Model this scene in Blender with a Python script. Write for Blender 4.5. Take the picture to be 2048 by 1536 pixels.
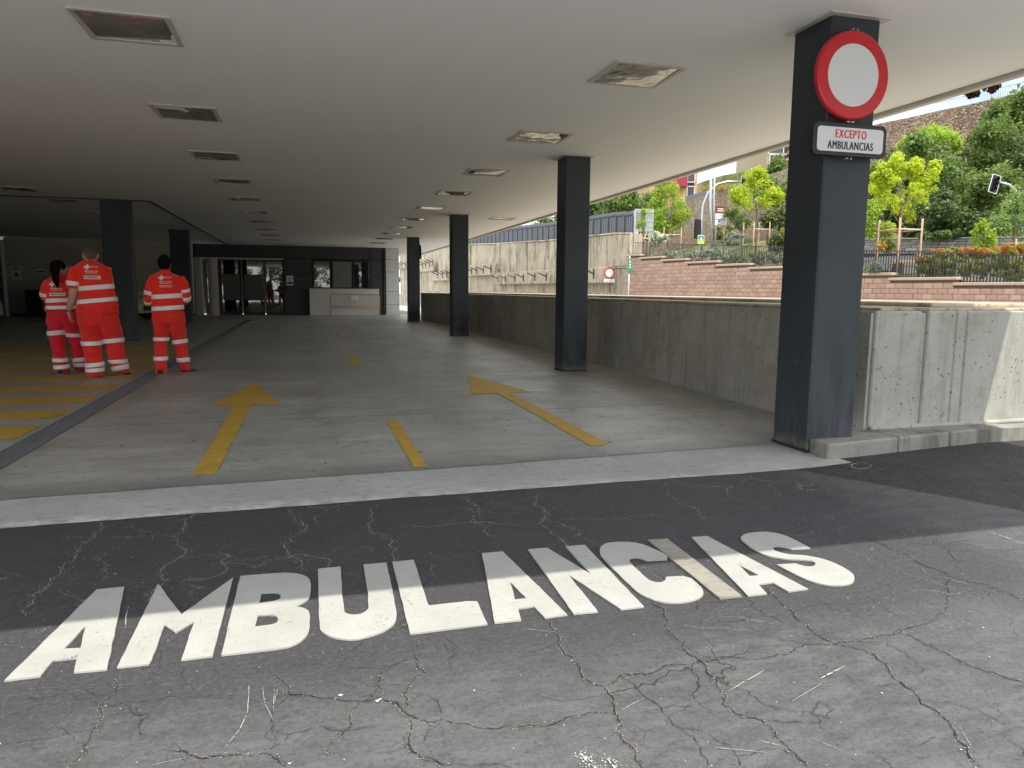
import bpy, bmesh, math, random
import numpy as np
from mathutils import Vector, Matrix, noise
for _o in list(bpy.data.objects): bpy.data.objects.remove(_o)
sc = bpy.context.scene
random.seed(7); rng = np.random.default_rng(7)

# ---------------------------------------------------------------- camera
FPX = 1453.15; EYE = 1.302
yaw, pitch, roll = math.radians(15.732), math.radians(7.327), math.radians(-0.446)
Fv = Vector((math.sin(yaw)*math.cos(pitch), math.cos(yaw)*math.cos(pitch), -math.sin(pitch)))
R0 = Vector((math.cos(yaw), -math.sin(yaw), 0)); U0 = R0.cross(Fv)
Rv = R0*math.cos(roll) - U0*math.sin(roll); Uv = Rv.cross(Fv)
CAM = Vector((0, 0, EYE))
cd = bpy.data.cameras.new('camera'); cam = bpy.data.objects.new('camera', cd)
sc.collection.objects.link(cam); sc.camera = cam
cd.sensor_width = 36; cd.lens = FPX/2048*36; cd.clip_start = .05; cd.clip_end = 2000
cam.matrix_world = Matrix(((Rv.x, Uv.x, -Fv.x, CAM.x), (Rv.y, Uv.y, -Fv.y, CAM.y), (Rv.z, Uv.z, -Fv.z, CAM.z), (0, 0, 0, 1)))

# ---------------------------------------------------------------- light
SUN = Vector((.21, -.45, 1.0)).normalized()
elev = math.asin(SUN.z); azim = math.atan2(SUN.x, SUN.y)
w = bpy.data.worlds.new('World'); sc.world = w; w.use_nodes = True
nt = w.node_tree; nt.nodes.clear()
out = nt.nodes.new('ShaderNodeOutputWorld'); bg = nt.nodes.new('ShaderNodeBackground')
sky = nt.nodes.new('ShaderNodeTexSky'); sky.sky_type = 'NISHITA'; sky.sun_disc = False
sky.sun_elevation = elev; sky.sun_rotation = azim; sky.dust_density = 1.5; sky.altitude = 600
tc = nt.nodes.new('ShaderNodeTexCoord'); mp = nt.nodes.new('ShaderNodeMapping'); mp.inputs['Scale'].default_value = (1, 1, 3.2)
nz = nt.nodes.new('ShaderNodeTexNoise'); nz.inputs['Scale'].default_value = 2.6; nz.inputs['Detail'].default_value = 7; nz.inputs['Roughness'].default_value = .58
rp = nt.nodes.new('ShaderNodeValToRGB'); rp.color_ramp.elements[0].position = .30; rp.color_ramp.elements[1].position = .56
cl = nt.nodes.new('ShaderNodeTexNoise'); cl.inputs['Scale'].default_value = 5; cl.inputs['Detail'].default_value = 6
cr = nt.nodes.new('ShaderNodeValToRGB'); cr.color_ramp.elements[0].color = (7.4, 7.8, 8.3, 1); cr.color_ramp.elements[1].color = (10.4, 10.6, 10.8, 1)
cr.color_ramp.elements[0].position = .35; cr.color_ramp.elements[1].position = .65
mx = nt.nodes.new('ShaderNodeMix'); mx.data_type = 'RGBA'
L = nt.links.new
L(tc.outputs['Generated'], mp.inputs['Vector']); L(mp.outputs['Vector'], nz.inputs['Vector']); L(mp.outputs['Vector'], cl.inputs['Vector'])
L(nz.outputs['Fac'], rp.inputs['Fac']); L(cl.outputs['Fac'], cr.inputs['Fac'])
L(rp.outputs['Color'], mx.inputs[0]); L(sky.outputs['Color'], mx.inputs[6]); L(cr.outputs['Color'], mx.inputs[7])
L(mx.outputs[2], bg.inputs['Color']); bg.inputs['Strength'].default_value = .15; L(bg.outputs['Background'], out.inputs['Surface'])
sd = bpy.data.lights.new('sun', 'SUN'); sd.energy = 3.0; sd.angle = math.radians(.6); sd.color = (1, .95, .86)
so = bpy.data.objects.new('sun', sd); sc.collection.objects.link(so)
so.rotation_euler = (-SUN).to_track_quat('-Z', 'Y').to_euler(); so.location = (0, 0, 30)
sc.view_settings.view_transform = 'Standard'; sc.view_settings.look = 'None'
sc.view_settings.gamma = 1; sc.view_settings.exposure = .80; sc.view_settings.use_curve_mapping = False
try:
    sc.cycles.diffuse_bounces = 6; sc.cycles.max_bounces = 12; sc.cycles.glossy_bounces = 4
    sc.cycles.sample_clamp_indirect = 6; sc.cycles.caustics_reflective = False; sc.cycles.caustics_refractive = False
except Exception: pass

# ---------------------------------------------------------------- measuring helpers (photo measurements -> metres)
def ray(x, y): return Fv*FPX + Rv*(x-1024) + Uv*(768-y)
def onz(x, y, z=0.0):
    d = ray(x, y); return CAM + d*((z-EYE)/d.z)
def ony(x, y, Y):
    d = ray(x, y); return CAM + d*(Y/d.y)
def dep(x, y, D): return CAM + ray(x, y)*(D/FPX)
def online(x, y, A, B):
    A = Vector(A); B = Vector(B); n = Vector((-(B-A).y, (B-A).x)); d = ray(x, y)
    t = ((A - Vector((0, 0))).dot(n)) / (d.x*n.x + d.y*n.y); P = CAM + d*t
    return P, (Vector((P.x, P.y))-A).dot((B-A).normalized())

# ---------------------------------------------------------------- object helpers
def tag(o, label=None, cat=None, group=None, kind=None):
    if label: o['label'] = label
    if cat: o['category'] = cat
    if group: o['group'] = group
    if kind: o['kind'] = kind
    return o
def thing(name, label, cat, loc=(0, 0, 0), group=None, rot=0):
    o = bpy.data.objects.new(name, None); sc.collection.objects.link(o)
    o.location = loc; o.rotation_euler = (0, 0, rot); o.empty_display_size = .2
    return tag(o, label, cat, group)
class MB:
    def __init__(s): s.v = []; s.f = []; s.m = []
    def add(s, vs, fs, mi=0):
        b = len(s.v); s.v += [tuple(v) for v in vs]; s.f += [tuple(b+i for i in f) for f in fs]; s.m += [mi]*len(fs); return s
    def box(s, x0, x1, y0, y1, z0, z1, mi=0):
        return s.add([(x0,y0,z0),(x1,y0,z0),(x1,y1,z0),(x0,y1,z0),(x0,y0,z1),(x1,y0,z1),(x1,y1,z1),(x0,y1,z1)],
                     [(0,3,2,1),(4,5,6,7),(0,1,5,4),(1,2,6,5),(2,3,7,6),(3,0,4,7)], mi)
    def obox(s, c, u, v, wv, mi=0):      # centre and three half-axes
        c, u, v, wv = map(Vector, (c, u, v, wv)); P = [c+u*a+v*b+wv*d for d in (-1, 1) for (a, b) in ((-1,-1),(1,-1),(1,1),(-1,1))]
        return s.add(P, [(0,3,2,1),(4,5,6,7),(0,1,5,4),(1,2,6,5),(2,3,7,6),(3,0,4,7)], mi)
    def prism(s, pts, z0, z1, mi=0):
        n = len(pts); vs = [(p[0], p[1], z0) for p in pts]+[(p[0], p[1], z1) for p in pts]
        return s.add(vs, [tuple(range(n-1, -1, -1)), tuple(range(n, 2*n))]+[(i, (i+1) % n, n+(i+1) % n, n+i) for i in range(n)], mi)
    def tube(s, pts, r, seg=8, mi=0, cap=True):
        pts = [Vector(p) for p in pts]; rs = r if isinstance(r, (list, tuple)) else [r]*len(pts); rings = []; up = None
        for i, p in enumerate(pts):
            t = (pts[min(i+1, len(pts)-1)]-pts[max(i-1, 0)]).normalized()
            if up is None: up = Vector((0, 0, 1)) if abs(t.z) < .9 else Vector((1, 0, 0))
            a = (up - t*up.dot(t)).normalized(); up = a; b = t.cross(a)
            rings.append([p+(a*math.cos(2*math.pi*k/seg)+b*math.sin(2*math.pi*k/seg))*rs[i] for k in range(seg)])
        vs = [v for R in rings for v in R]; n = len(rings)
        fs = [(i*seg+k, i*seg+(k+1) % seg, (i+1)*seg+(k+1) % seg, (i+1)*seg+k) for i in range(n-1) for k in range(seg)]
        if cap: fs += [tuple(range(seg-1, -1, -1)), tuple((n-1)*seg+k for k in range(seg))]
        return s.add(vs, fs, mi)
    def lathe(s, prof, c=(0, 0, 0), axis='z', seg=32, mi=0):
        vs = []; n = len(prof)
        for k in range(seg):
            a = 2*math.pi*k/seg
            for r, h in prof:
                x, y = r*math.cos(a), r*math.sin(a)
                vs.append((c[0]+x, c[1]+y, c[2]+h) if axis == 'z' else ((c[0]+x, c[1]+h, c[2]+y) if axis == 'y' else (c[0]+h, c[1]+x, c[2]+y)))
        fs = [(k*n+i, k*n+i+1, ((k+1) % seg)*n+i+1, ((k+1) % seg)*n+i) for k in range(seg) for i in range(n-1)]
        return s.add(vs, fs, mi)
    def ell(s, c, r, seg=16, rings=10, mi=0):
        c = Vector(c); vs = []
        for i in range(rings+1):
            t = math.pi*i/rings
            for k in range(seg):
                a = 2*math.pi*k/seg; vs.append((c.x+r[0]*math.sin(t)*math.cos(a), c.y+r[1]*math.sin(t)*math.sin(a), c.z+r[2]*math.cos(t)))
        fs = [(i*seg+k, (i+1)*seg+k, (i+1)*seg+(k+1) % seg, i*seg+(k+1) % seg) for i in range(rings) for k in range(seg)]
        return s.add(vs, fs, mi)
    def mesh(s, name, smooth=False):
        me = bpy.data.meshes.new(name); me.from_pydata(s.v, [], s.f); me.update()
        if any(s.m): me.polygons.foreach_set('material_index', s.m)
        if smooth: me.polygons.foreach_set('use_smooth', [True]*len(me.polygons))
        me.validate(); return me
    def build(s, name, mats, parent=None, smooth=False, bevel=0, kind=None, loc=None):
        me = s.mesh(name, smooth)
        if bevel or True:
            bm = bmesh.new(); bm.from_mesh(me)
            if s.f and len(s.f) < 4000:
                bmesh.ops.remove_doubles(bm, verts=bm.verts, dist=1e-6) if bevel else None
                bmesh.ops.recalc_face_normals(bm, faces=bm.faces)
                if bevel: bmesh.ops.bevel(bm, geom=list(bm.edges), offset=bevel, segments=1, profile=.5, affect='EDGES', clamp_overlap=True)
                bm.to_mesh(me)
            bm.free()
        for m_ in (mats if isinstance(mats, (list, tuple)) else [mats]): me.materials.append(m_)
        o = bpy.data.objects.new(name, me); sc.collection.objects.link(o); o.parent = parent
        if loc: o.location = loc
        if kind: o['kind'] = kind
        return o
def struct(name, mb, mats, **k): return mb.build(name, mats, kind='structure', **k)
def copy_tree(o, parent=None):
    c = o.copy(); sc.collection.objects.link(c)
    if parent is not None: c.parent = parent
    for ch in list(o.children): copy_tree(ch, c)
    return c
def piece(name, me, parent, M=None, mats=None):     # cheap repeated piece sharing a mesh
    o = bpy.data.objects.new(name, me); sc.collection.objects.link(o); o.parent = parent
    if M is not None: o.matrix_local = M
    return o
def text_geo(s, width=None, height=None, bold=0.0, space=1.0):
    cu = bpy.data.curves.new('t', 'FONT'); cu.body = s; cu.align_x = 'CENTER'; cu.align_y = 'CENTER'; cu.resolution_u = 3; cu.offset = bold; cu.space_character = space
    o = bpy.data.objects.new('t', cu); sc.collection.objects.link(o)
    me = bpy.data.meshes.new_from_object(o.evaluated_get(bpy.context.evaluated_depsgraph_get()))
    vs = [v.co.copy() for v in me.vertices]; fs = [tuple(p.vertices) for p in me.polygons]
    bpy.data.objects.remove(o); bpy.data.curves.remove(cu); bpy.data.meshes.remove(me)
    x0 = min(v.x for v in vs); x1 = max(v.x for v in vs); y0 = min(v.y for v in vs); y1 = max(v.y for v in vs)
    sx = width/(x1-x0) if width else None; sy = height/(y1-y0) if height else sx
    if sx is None: sx = sy
    return [Vector(((v.x-(x0+x1)/2)*sx, (v.y-(y0+y1)/2)*sy, 0)) for v in vs], fs
def text_xz(mb, s, c, width=None, height=None, bold=0.0, mi=0, flip=False, space=1.0):   # text in the XZ plane read from -Y
    vs, fs = text_geo(s, width, height, 0, space)
    r = max(1e-9, bold)*.25 if bold else 0
    for k, dx in enumerate((0, -r, r, -r*.5, r*.5) if bold else (0,)): mb.add([(c[0]+v.x*(-1 if flip else 1)+dx, c[1]-k*.00015, c[2]+v.y) for v in vs], fs, mi)
    return mb

# ---------------------------------------------------------------- materials
class NT:
    def __init__(s, name):
        s.m = bpy.data.materials.new(name); s.m.use_nodes = True; s.t = s.m.node_tree; s.p = s.t.nodes['Principled BSDF']
        s.g = s.t.nodes.new('ShaderNodeNewGeometry')
        s.pos = s.g.outputs['Position']
    def n(s, t): return s.t.nodes.new(t)
    def set(s, sock, v):
        if isinstance(v, bpy.types.NodeSocket): s.t.links.new(v, sock)
        elif isinstance(v, (tuple, list)) and len(v) == 3 and sock.type == 'RGBA': sock.default_value = (*v, 1)
        else: sock.default_value = v
    def map(s, scale=(1, 1, 1), rot=(0, 0, 0), loc=(0, 0, 0), v=None):
        a = s.n('ShaderNodeMapping'); s.set(a.inputs['Vector'], v or s.pos); a.inputs['Scale'].default_value = scale; a.inputs['Rotation'].default_value = rot; a.inputs['Location'].default_value = loc
        return a.outputs[0]
    def noise(s, scale, detail=4, rough=.55, v=None, dist=0):
        a = s.n('ShaderNodeTexNoise'); s.set(a.inputs['Vector'], v or s.pos); a.inputs['Scale'].default_value = scale
        a.inputs['Detail'].default_value = detail; a.inputs['Roughness'].default_value = rough; a.inputs['Distortion'].default_value = dist; return a.outputs['Fac']
    def noisec(s, scale, detail=3, v=None):
        a = s.n('ShaderNodeTexNoise'); s.set(a.inputs['Vector'], v or s.pos); a.inputs['Scale'].default_value = scale; a.inputs['Detail'].default_value = detail; return a.outputs['Color']
    def voro(s, scale, feat='F1', v=None, out='Distance', rand=1):
        a = s.n('ShaderNodeTexVoronoi'); a.feature = feat; s.set(a.inputs['Vector'], v or s.pos); a.inputs['Scale'].default_value = scale; a.inputs['Randomness'].default_value = rand; return a.outputs[out]
    def ramp(s, f, a, b, c0=(0, 0, 0), c1=(1, 1, 1)):
        r = s.n('ShaderNodeMapRange'); r.interpolation_type = 'SMOOTHSTEP'; s.set(r.inputs[0], f); r.inputs[1].default_value = a; r.inputs[2].default_value = b
        if c0 == (0, 0, 0) and c1 == (1, 1, 1): return r.outputs[0]
        return s.mix(r.outputs[0], c0, c1)
    def mix(s, f, a, b, mode='MIX'):
        m = s.n('ShaderNodeMix'); m.data_type = 'RGBA'; m.blend_type = mode; s.set(m.inputs[0], f); s.set(m.inputs[6], a); s.set(m.inputs[7], b); return m.outputs[2]
    def math(s, op, a, b=0.0, c=None):
        m = s.n('ShaderNodeMath'); m.operation = op; s.set(m.inputs[0], a); s.set(m.inputs[1], b)
        if c is not None: s.set(m.inputs[2], c)
        return m.outputs[0]
    def mul(s, a, b): return s.math('MULTIPLY', a, b)
    def addv(s, a, b, k=.1):
        m = s.n('ShaderNodeVectorMath'); m.operation = 'MULTIPLY_ADD'; s.set(m.inputs[0], b); m.inputs[1].default_value = (k, k, k); s.set(m.inputs[2], a); return m.outputs[0]
    def xyz(s):
        a = s.n('ShaderNodeSeparateXYZ'); s.set(a.inputs[0], s.pos); return a.outputs
    def bump(s, h, strength=.3, dist=.01):
        b = s.n('ShaderNodeBump'); b.inputs['Strength'].default_value = strength; b.inputs['Distance'].default_value = dist; s.set(b.inputs['Height'], h); s.set(s.p.inputs['Normal'], b.outputs[0])
    def fin(s, col=None, rough=None, metal=None, spec=None):
        if col is not None: s.set(s.p.inputs['Base Color'], col)
        if rough is not None: s.set(s.p.inputs['Roughness'], rough)
        if metal is not None: s.set(s.p.inputs['Metallic'], metal)
        if spec is not None: s.set(s.p.inputs['Specular IOR Level'], spec)
        return s.m
def plain(name, col, rough=.6, metal=0, var=.12, scale=6, spec=.5, bump=0):
    n = NT(name); f = n.noise(scale, 5); c = n.mix(f, tuple(x*(1-var) for x in col), tuple(min(1, x*(1+var)) for x in col))
    if bump: n.bump(n.noise(scale*8, 4), bump, .005)
    return n.fin(c, rough, metal, spec)

def m_asphalt():
    n = NT('asphalt'); X, Y, Z = n.xyz()
    sp = n.noise(170, 2, .7); big = n.noise(.7, 5, .6); mid = n.noise(5, 6, .62, v=n.map((1, 2.4, 1), (0, 0, .15)))
    streak = n.noise(3, 6, .7, v=n.map((1.2, 9, 1), (0, 0, .12)))
    base = n.mix(n.ramp(big, .3, .7), (.074, .0728, .0745), (.102, .100, .102))
    base = n.mix(n.ramp(mid, .35, .68), base, (.122, .120, .122)); base = n.mix(n.mul(n.ramp(streak, .54, .72), .3), base, (.046, .0455, .047))
    # dark sealer painted round the lettering
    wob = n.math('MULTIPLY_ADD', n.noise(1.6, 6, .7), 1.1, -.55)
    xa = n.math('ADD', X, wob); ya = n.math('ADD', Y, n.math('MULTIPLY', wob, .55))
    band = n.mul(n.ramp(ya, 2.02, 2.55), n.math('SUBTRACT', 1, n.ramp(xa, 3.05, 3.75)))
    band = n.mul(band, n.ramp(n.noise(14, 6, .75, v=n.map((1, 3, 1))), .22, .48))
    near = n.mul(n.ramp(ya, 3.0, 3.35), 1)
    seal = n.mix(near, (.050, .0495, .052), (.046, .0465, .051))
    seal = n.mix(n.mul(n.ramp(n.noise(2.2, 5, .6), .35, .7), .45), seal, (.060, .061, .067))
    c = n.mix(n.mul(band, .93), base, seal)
    # coarse newer asphalt by the kerb on the right
    lim = n.math('SUBTRACT', X, n.math('MULTIPLY_ADD', Y, -.55, 5.95))
    coarse = n.ramp(n.math('ADD', lim, n.math('MULTIPLY', wob, .12)), -.03, .05)
    coarse = n.mul(coarse, n.ramp(Y, 2.2, 2.4))
    gr = n.voro(70, 'F1'); gc = n.mix(n.ramp(gr, .1, .6), (.075, .073, .072), (.020, .020, .021)); gc = n.mix(n.mul(n.ramp(n.noise(2.5, 6, .75), .45, .65), .5), gc, (.075, .074, .072)); gc = n.mix(n.ramp(n.noise(260, 1), .62, .72), gc, (.2, .195, .19))
    c = n.mix(coarse, c, gc)
    # aggregate speckle, fine crazing, stains
    g2 = n.noise(55, 5, .8); g3 = n.noise(24, 6, .75, v=n.map((1, 1.6, 1))); c = n.mix(n.mul(n.ramp(g2, .52, .66), .42), c, (.165, .162, .158)); c = n.mix(n.mul(n.ramp(g2, .47, .36), .5), c, (.026, .026, .027)); c = n.mix(n.mul(n.ramp(g3, .50, .36), .4), c, (.035, .035, .036)); c = n.mix(n.mul(n.ramp(sp, .60, .74), .35), c, (.20, .195, .19)); c = n.mix(n.mul(n.ramp(sp, .44, .30), .4), c, (.025, .025, .026))
    wv = n.addv(n.pos, n.noisec(2.4, 5), .55)
    cz = n.voro(1.15, 'DISTANCE_TO_EDGE', wv); cz2 = n.voro(4.2, 'DISTANCE_TO_EDGE', n.addv(n.pos, n.noisec(6, 4), .2))
    crk = n.mul(n.math('SUBTRACT', 1, n.ramp(cz, .0, .006)), n.ramp(n.noise(1.1, 3), .44, .6))
    crk2 = n.mul(n.math('SUBTRACT', 1, n.ramp(cz2, .0, .012)), n.ramp(n.noise(.9, 3, .6, v=n.map(loc=(7, 3, 0))), .56, .68))
    cm = n.math('MAXIMUM', crk, n.mul(crk2, .7)); cm = n.mul(cm, n.math('SUBTRACT', 1, coarse))
    filler_zone = n.ramp(ya, 2.9, 3.3)  # stretch of the band where filler makes the cracks pale
    c = n.mix(n.mul(cm, .8), c, n.mix(n.mul(filler_zone, band), (.022, .021, .022), (.26, .26, .25)))
    scr = n.mul(n.ramp(n.noise(2.2, 7, .8, v=n.map((1.2, 30, 1), (0, 0, .5))), .70, .76), n.ramp(n.noise(1.3, 3), .5, .64))
    c = n.mix(n.mul(scr, .5), c, (.26, .26, .25))
    chip = n.ramp(n.voro(22, 'F1', n.addv(n.pos, n.noisec(30, 2), .03)), .085, .055); chip = n.mul(chip, n.ramp(n.noise(1.9, 2, .5, v=n.map(loc=(2, 9, 0))), .56, .66))
    c = n.mix(n.mul(chip, .75), c, (.45, .44, .42))
    oil = n.mul(n.ramp(n.noise(6.5, 3, .5, v=n.map(loc=(4, 1, 0))), .71, .76), 1); c = n.mix(n.mul(oil, .5), c, (.045, .047, .055))
    h = n.math('SUBTRACT', n.mul(n.math('ADD', n.noise(150, 3, .7), g2), n.math('MULTIPLY_ADD', coarse, 2.2, .5)), n.mul(cm, 1.5))
    n.bump(h, .55, .006)
    return n.fin(c, n.mix(n.noise(9, 4), (.62,)*3, (.86,)*3), spec=.35)
def m_concrete_floor():
    n = NT('floor_concrete'); X, Y, Z = n.xyz()
    a = n.noise(.45, 6, .62); b = n.noise(2.6, 8, .68, v=n.map((.6, 1.8, 1), (0, 0, .2)))
    c = n.mix(n.ramp(a, .32, .68), (.34, .335, .31), (.47, .465, .435)); c = n.mix(n.mul(n.ramp(b, .42, .66), .5), c, (.24, .235, .22)); b2 = n.noise(11, 8, .75, v=n.map((.8, 1.3, 1))); c = n.mix(n.mul(n.ramp(b2, .50, .64), .45), c, (.23, .225, .21)); c = n.mix(n.mul(n.ramp(b2, .44, .32), .35), c, (.52, .515, .49))
    c = n.mix(n.mul(n.ramp(n.noise(1.3, 6, .6, v=n.map(loc=(3, 8, 0))), .55, .72), .35), c, (.38, .31, .265))
    tr = n.ramp(n.math('ABSOLUTE', n.math('SUBTRACT', n.math('PINGPONG', n.math('ADD', X, n.mul(n.noise(.5, 3), .8)), 1.1), .5)), .28, .05)
    c = n.mix(n.mul(n.mul(tr, n.ramp(n.noise(1.6, 7, .7, v=n.map((2, .5, 1))), .4, .62)), .3), c, (.16, .155, .148))
    sp = n.ramp(n.voro(5.5, 'F1', n.addv(n.map((1, .9, 1)), n.noisec(9, 3), .18)), .13, .085); sp = n.mul(sp, n.ramp(n.noise(1.2, 3), .40, .50)); spb = n.mul(n.ramp(n.voro(13, 'F1', n.addv(n.pos, n.noisec(17, 3), .08)), .16, .10), n.ramp(n.noise(1.7, 3, .5, v=n.map(loc=(6, 2, 0))), .44, .54)); sp = n.math('MAXIMUM', sp, spb)
    c = n.mix(n.mul(sp, .8), c, (.055, .052, .05))
    c = n.mix(n.mul(n.ramp(n.noise(60, 3, .7), .55, .75), .4), c, (.5, .49, .47)); c = n.mix(n.mul(n.ramp(n.noise(110, 2, .7), .44, .3), .3), c, (.15, .145, .135))
    edge = n.mul(n.ramp(n.math('SUBTRACT', n.math('ADD', Y, n.mul(n.noise(2, 5), .25)), n.mul(X, .05)), 5.75, 5.2), .6); c = n.mix(edge, c, (.15, .15, .143))
    j = n.math('PINGPONG', n.math('SUBTRACT', Y, 7.52), 3.0); c = n.mix(n.mul(n.ramp(j, .022, .008), .6), c, (.06, .058, .055))
    n.bump(n.math('SUBTRACT', n.noise(40, 6, .7), n.mul(n.ramp(j, .02, .0), 1.5)), .18, .004)
    r = n.mix(n.ramp(n.noise(1.8, 6, .65), .3, .7), (.36,)*3, (.60,)*3)
    return n.fin(c, r, spec=.4)
def m_strip():
    n = NT('pale_concrete_strip'); c = n.mix(n.ramp(n.noise(1.2, 6, .6), .3, .7), (.38, .382, .37), (.47, .472, .46))
    c = n.mix(n.mul(n.ramp(n.noise(7, 7, .7, v=n.map((1, 2.5, 1))), .50, .66), .7), c, (.29, .29, .28)); c = n.mix(n.mul(n.ramp(n.noise(18, 5, .7), .56, .66), .5), c, (.24, .24, .23)); X, Y, Z = n.xyz(); c = n.mix(n.mul(n.ramp(n.math('ADD', Y, n.mul(n.noise(2.5, 6, .7), .3)), 4.78, 4.60), n.ramp(n.noise(6, 6, .75), .42, .6)), c, (.62, .62, .60)); c = n.mix(n.mul(n.ramp(n.noise(190, 2, .7), .42, .3), .6), c, (.14, .14, .135))
    c = n.mix(n.mul(n.ramp(n.noise(240, 2, .7), .58, .7), .4), c, (.5, .5, .49)); n.bump(n.noise(140, 3, .7), .4, .004); return n.fin(c, .85, spec=.3)
def m_wallconc(name, lo, hi, stain, pores=True, streak=.6, sc_=1.0):
    n = NT(name); a = n.noise(.8*sc_, 7, .65); c = n.mix(n.ramp(a, .3, .7), lo, hi)
    s = n.noise(3.2*sc_, 7, .7, v=n.map((3.2, 3.2, .28))); c = n.mix(n.mul(n.ramp(s, .48, .72), streak), c, stain)
    c = n.mix(n.mul(n.ramp(n.noise(5*sc_, 8, .75), .56, .74), .5), c, tuple(x*.6 for x in lo)); c = n.mix(n.mul(n.ramp(n.noise(45, 3, .7), .58, .72), .25), c, tuple(min(1, x*1.35) for x in hi))
    h = n.noise(30, 6, .7)
    if not pores: c = n.mix(n.mul(n.ramp(n.noise(1.1*sc_, 8, .75, v=n.map((2.2, 2.2, .5), loc=(3, 3, 0))), .50, .64), .75), c, tuple(x*.8 for x in stain))
    if pores:
        p = n.ramp(n.voro(17, 'F1', n.addv(n.pos, n.noisec(25, 2), .05)), .17, .12); p = n.mul(p, n.ramp(n.noise(2.5, 3), .40, .52)); p2 = n.mul(n.ramp(n.voro(42, 'F1', n.addv(n.pos, n.noisec(50, 2), .02)), .17, .12), n.ramp(n.noise(3.1, 3, .5, v=n.map(loc=(5, 2, 1))), .46, .56)); p = n.math('MAXIMUM', p, p2); c = n.mix(n.mul(n.ramp(n.noise(2.1, 7, .72, v=n.map(loc=(1, 1, 4))), .50, .66), .5), c, (.26, .235, .19)); c = n.mix(n.mul(p, .85), c, (.05, .05, .045)); h = n.math('SUBTRACT', h, n.mul(p, 3))
    n.bump(h, .35, .004); return n.fin(c, .85, spec=.3)
def m_column():
    n = NT('dark_column_paint'); X, Y, Z = n.xyz()
    c = n.mix(n.ramp(n.noise(1.5, 5), .3, .7), (.026, .031, .036), (.036, .043, .050))
    low = n.ramp(n.math('ADD', Z, n.mul(n.noise(1.4, 4), .9)), 1.9, .5)
    sm = n.ramp(n.noise(2.6, 7, .7, v=n.map((1.8, 1.8, .45), (.25, 0, 0))), .36, .68)
    c = n.mix(n.mul(n.mul(low, sm), .75), c, (.088, .100, .114))
    sc2 = n.mul(n.ramp(n.noise(3.5, 8, .8, v=n.map((9, 9, 1.0), (.15, .1, 0))), .66, .72), .5); c = n.mix(n.mul(sc2, n.ramp(Z, 2.2, .2)), c, (.20, .22, .24))
    ch = n.mul(n.ramp(n.voro(14, 'F1', n.addv(n.pos, n.noisec(20, 2), .06)), .075, .05), n.ramp(n.noise(2.1, 3), .56, .64)); c = n.mix(n.mul(ch, .7), c, (.33, .35, .36)); c = n.mix(n.mul(n.ramp(Z, .16, .02), n.ramp(n.noise(11, 6, .7), .35, .6)), c, (.16, .155, .145)); n.bump(n.noise(60, 4), .08, .002); return n.fin(c, n.mix(n.noise(3, 5), (.42,)*3, (.65,)*3), spec=.35)
def m_paint(name, c0, c1, wear, wearf=.62, rough=.7):
    n = NT(name); c = n.mix(n.ramp(n.noise(3, 7, .65), .3, .7), c0, c1)
    c = n.mix(n.mul(n.ramp(n.noise(9, 8, .75, v=n.map((1, 3, 1), (0, 0, .1))), wearf, wearf+.12), .6), c, wear)
    c = n.mix(n.mul(n.ramp(n.noise(150, 2, .7), .44, .32), .35), c, wear); c = n.mix(n.mul(n.ramp(n.noise(16, 5, .7, v=n.map((1, 7, 1), (0, 0, .3))), .66, .72), .4), c, tuple(min(.9, x*1.25) for x in c1))
    n.bump(n.noise(90, 4, .7), .4, .003); return n.fin(c, rough, spec=.35)
def m_leaf(name, c0, c1, c2, trans=.35, ns=.8):
    n = NT(name); r = n.g.outputs['Random Per Island']; c = n.mix(n.ramp(n.noise(ns, 3), .35, .65), c0, c1); c = n.mix(n.ramp(r, .35, 1.0), c, c2)
    n.fin(c, .5, spec=.35); tr = n.n('ShaderNodeBsdfTranslucent'); n.set(tr.inputs[0], n.mix(.5, c, tuple(min(1, x*1.6) for x in c2)))
    ms = n.n('ShaderNodeMixShader'); ms.inputs[0].default_value = trans; n.t.links.new(n.p.outputs[0], ms.inputs[1]); n.t.links.new(tr.outputs[0], ms.inputs[2])
    n.t.links.new(ms.outputs[0], n.t.nodes['Material Output'].inputs['Surface']); return n.m
def m_rubble(name, cols, scale=2.2, joint=(.09, .08, .065)):
    n = NT(name); v = n.addv(n.map((1, 1, 1.7)), n.noisec(3, 3), .18); e = n.voro(scale, 'DISTANCE_TO_EDGE', v); k = n.voro(scale, 'F1', v, 'Color')
    sp = n.n('ShaderNodeSeparateColor'); n.set(sp.inputs[0], k)
    c = n.mix(n.ramp(sp.outputs[0], .2, .8), cols[0], cols[1]); c = n.mix(n.ramp(sp.outputs[1], .55, .9), c, cols[2]); c = n.mix(n.mul(n.ramp(n.noise(.35, 5), .4, .65), .5), c, cols[3])
    c = n.mix(n.ramp(e, .10, .02), c, joint); n.bump(n.ramp(e, 0, .14), .8, .08); return n.fin(c, .9, spec=.2)
def m_glass(name, tint=(.012, .014, .014), ior=2.3, rough=.015):
    n = NT(name); n.p.inputs['IOR'].default_value = ior
    h = n.noise(1.1, 2); n.bump(h, .04, .02); return n.fin(tint, rough)
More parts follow.
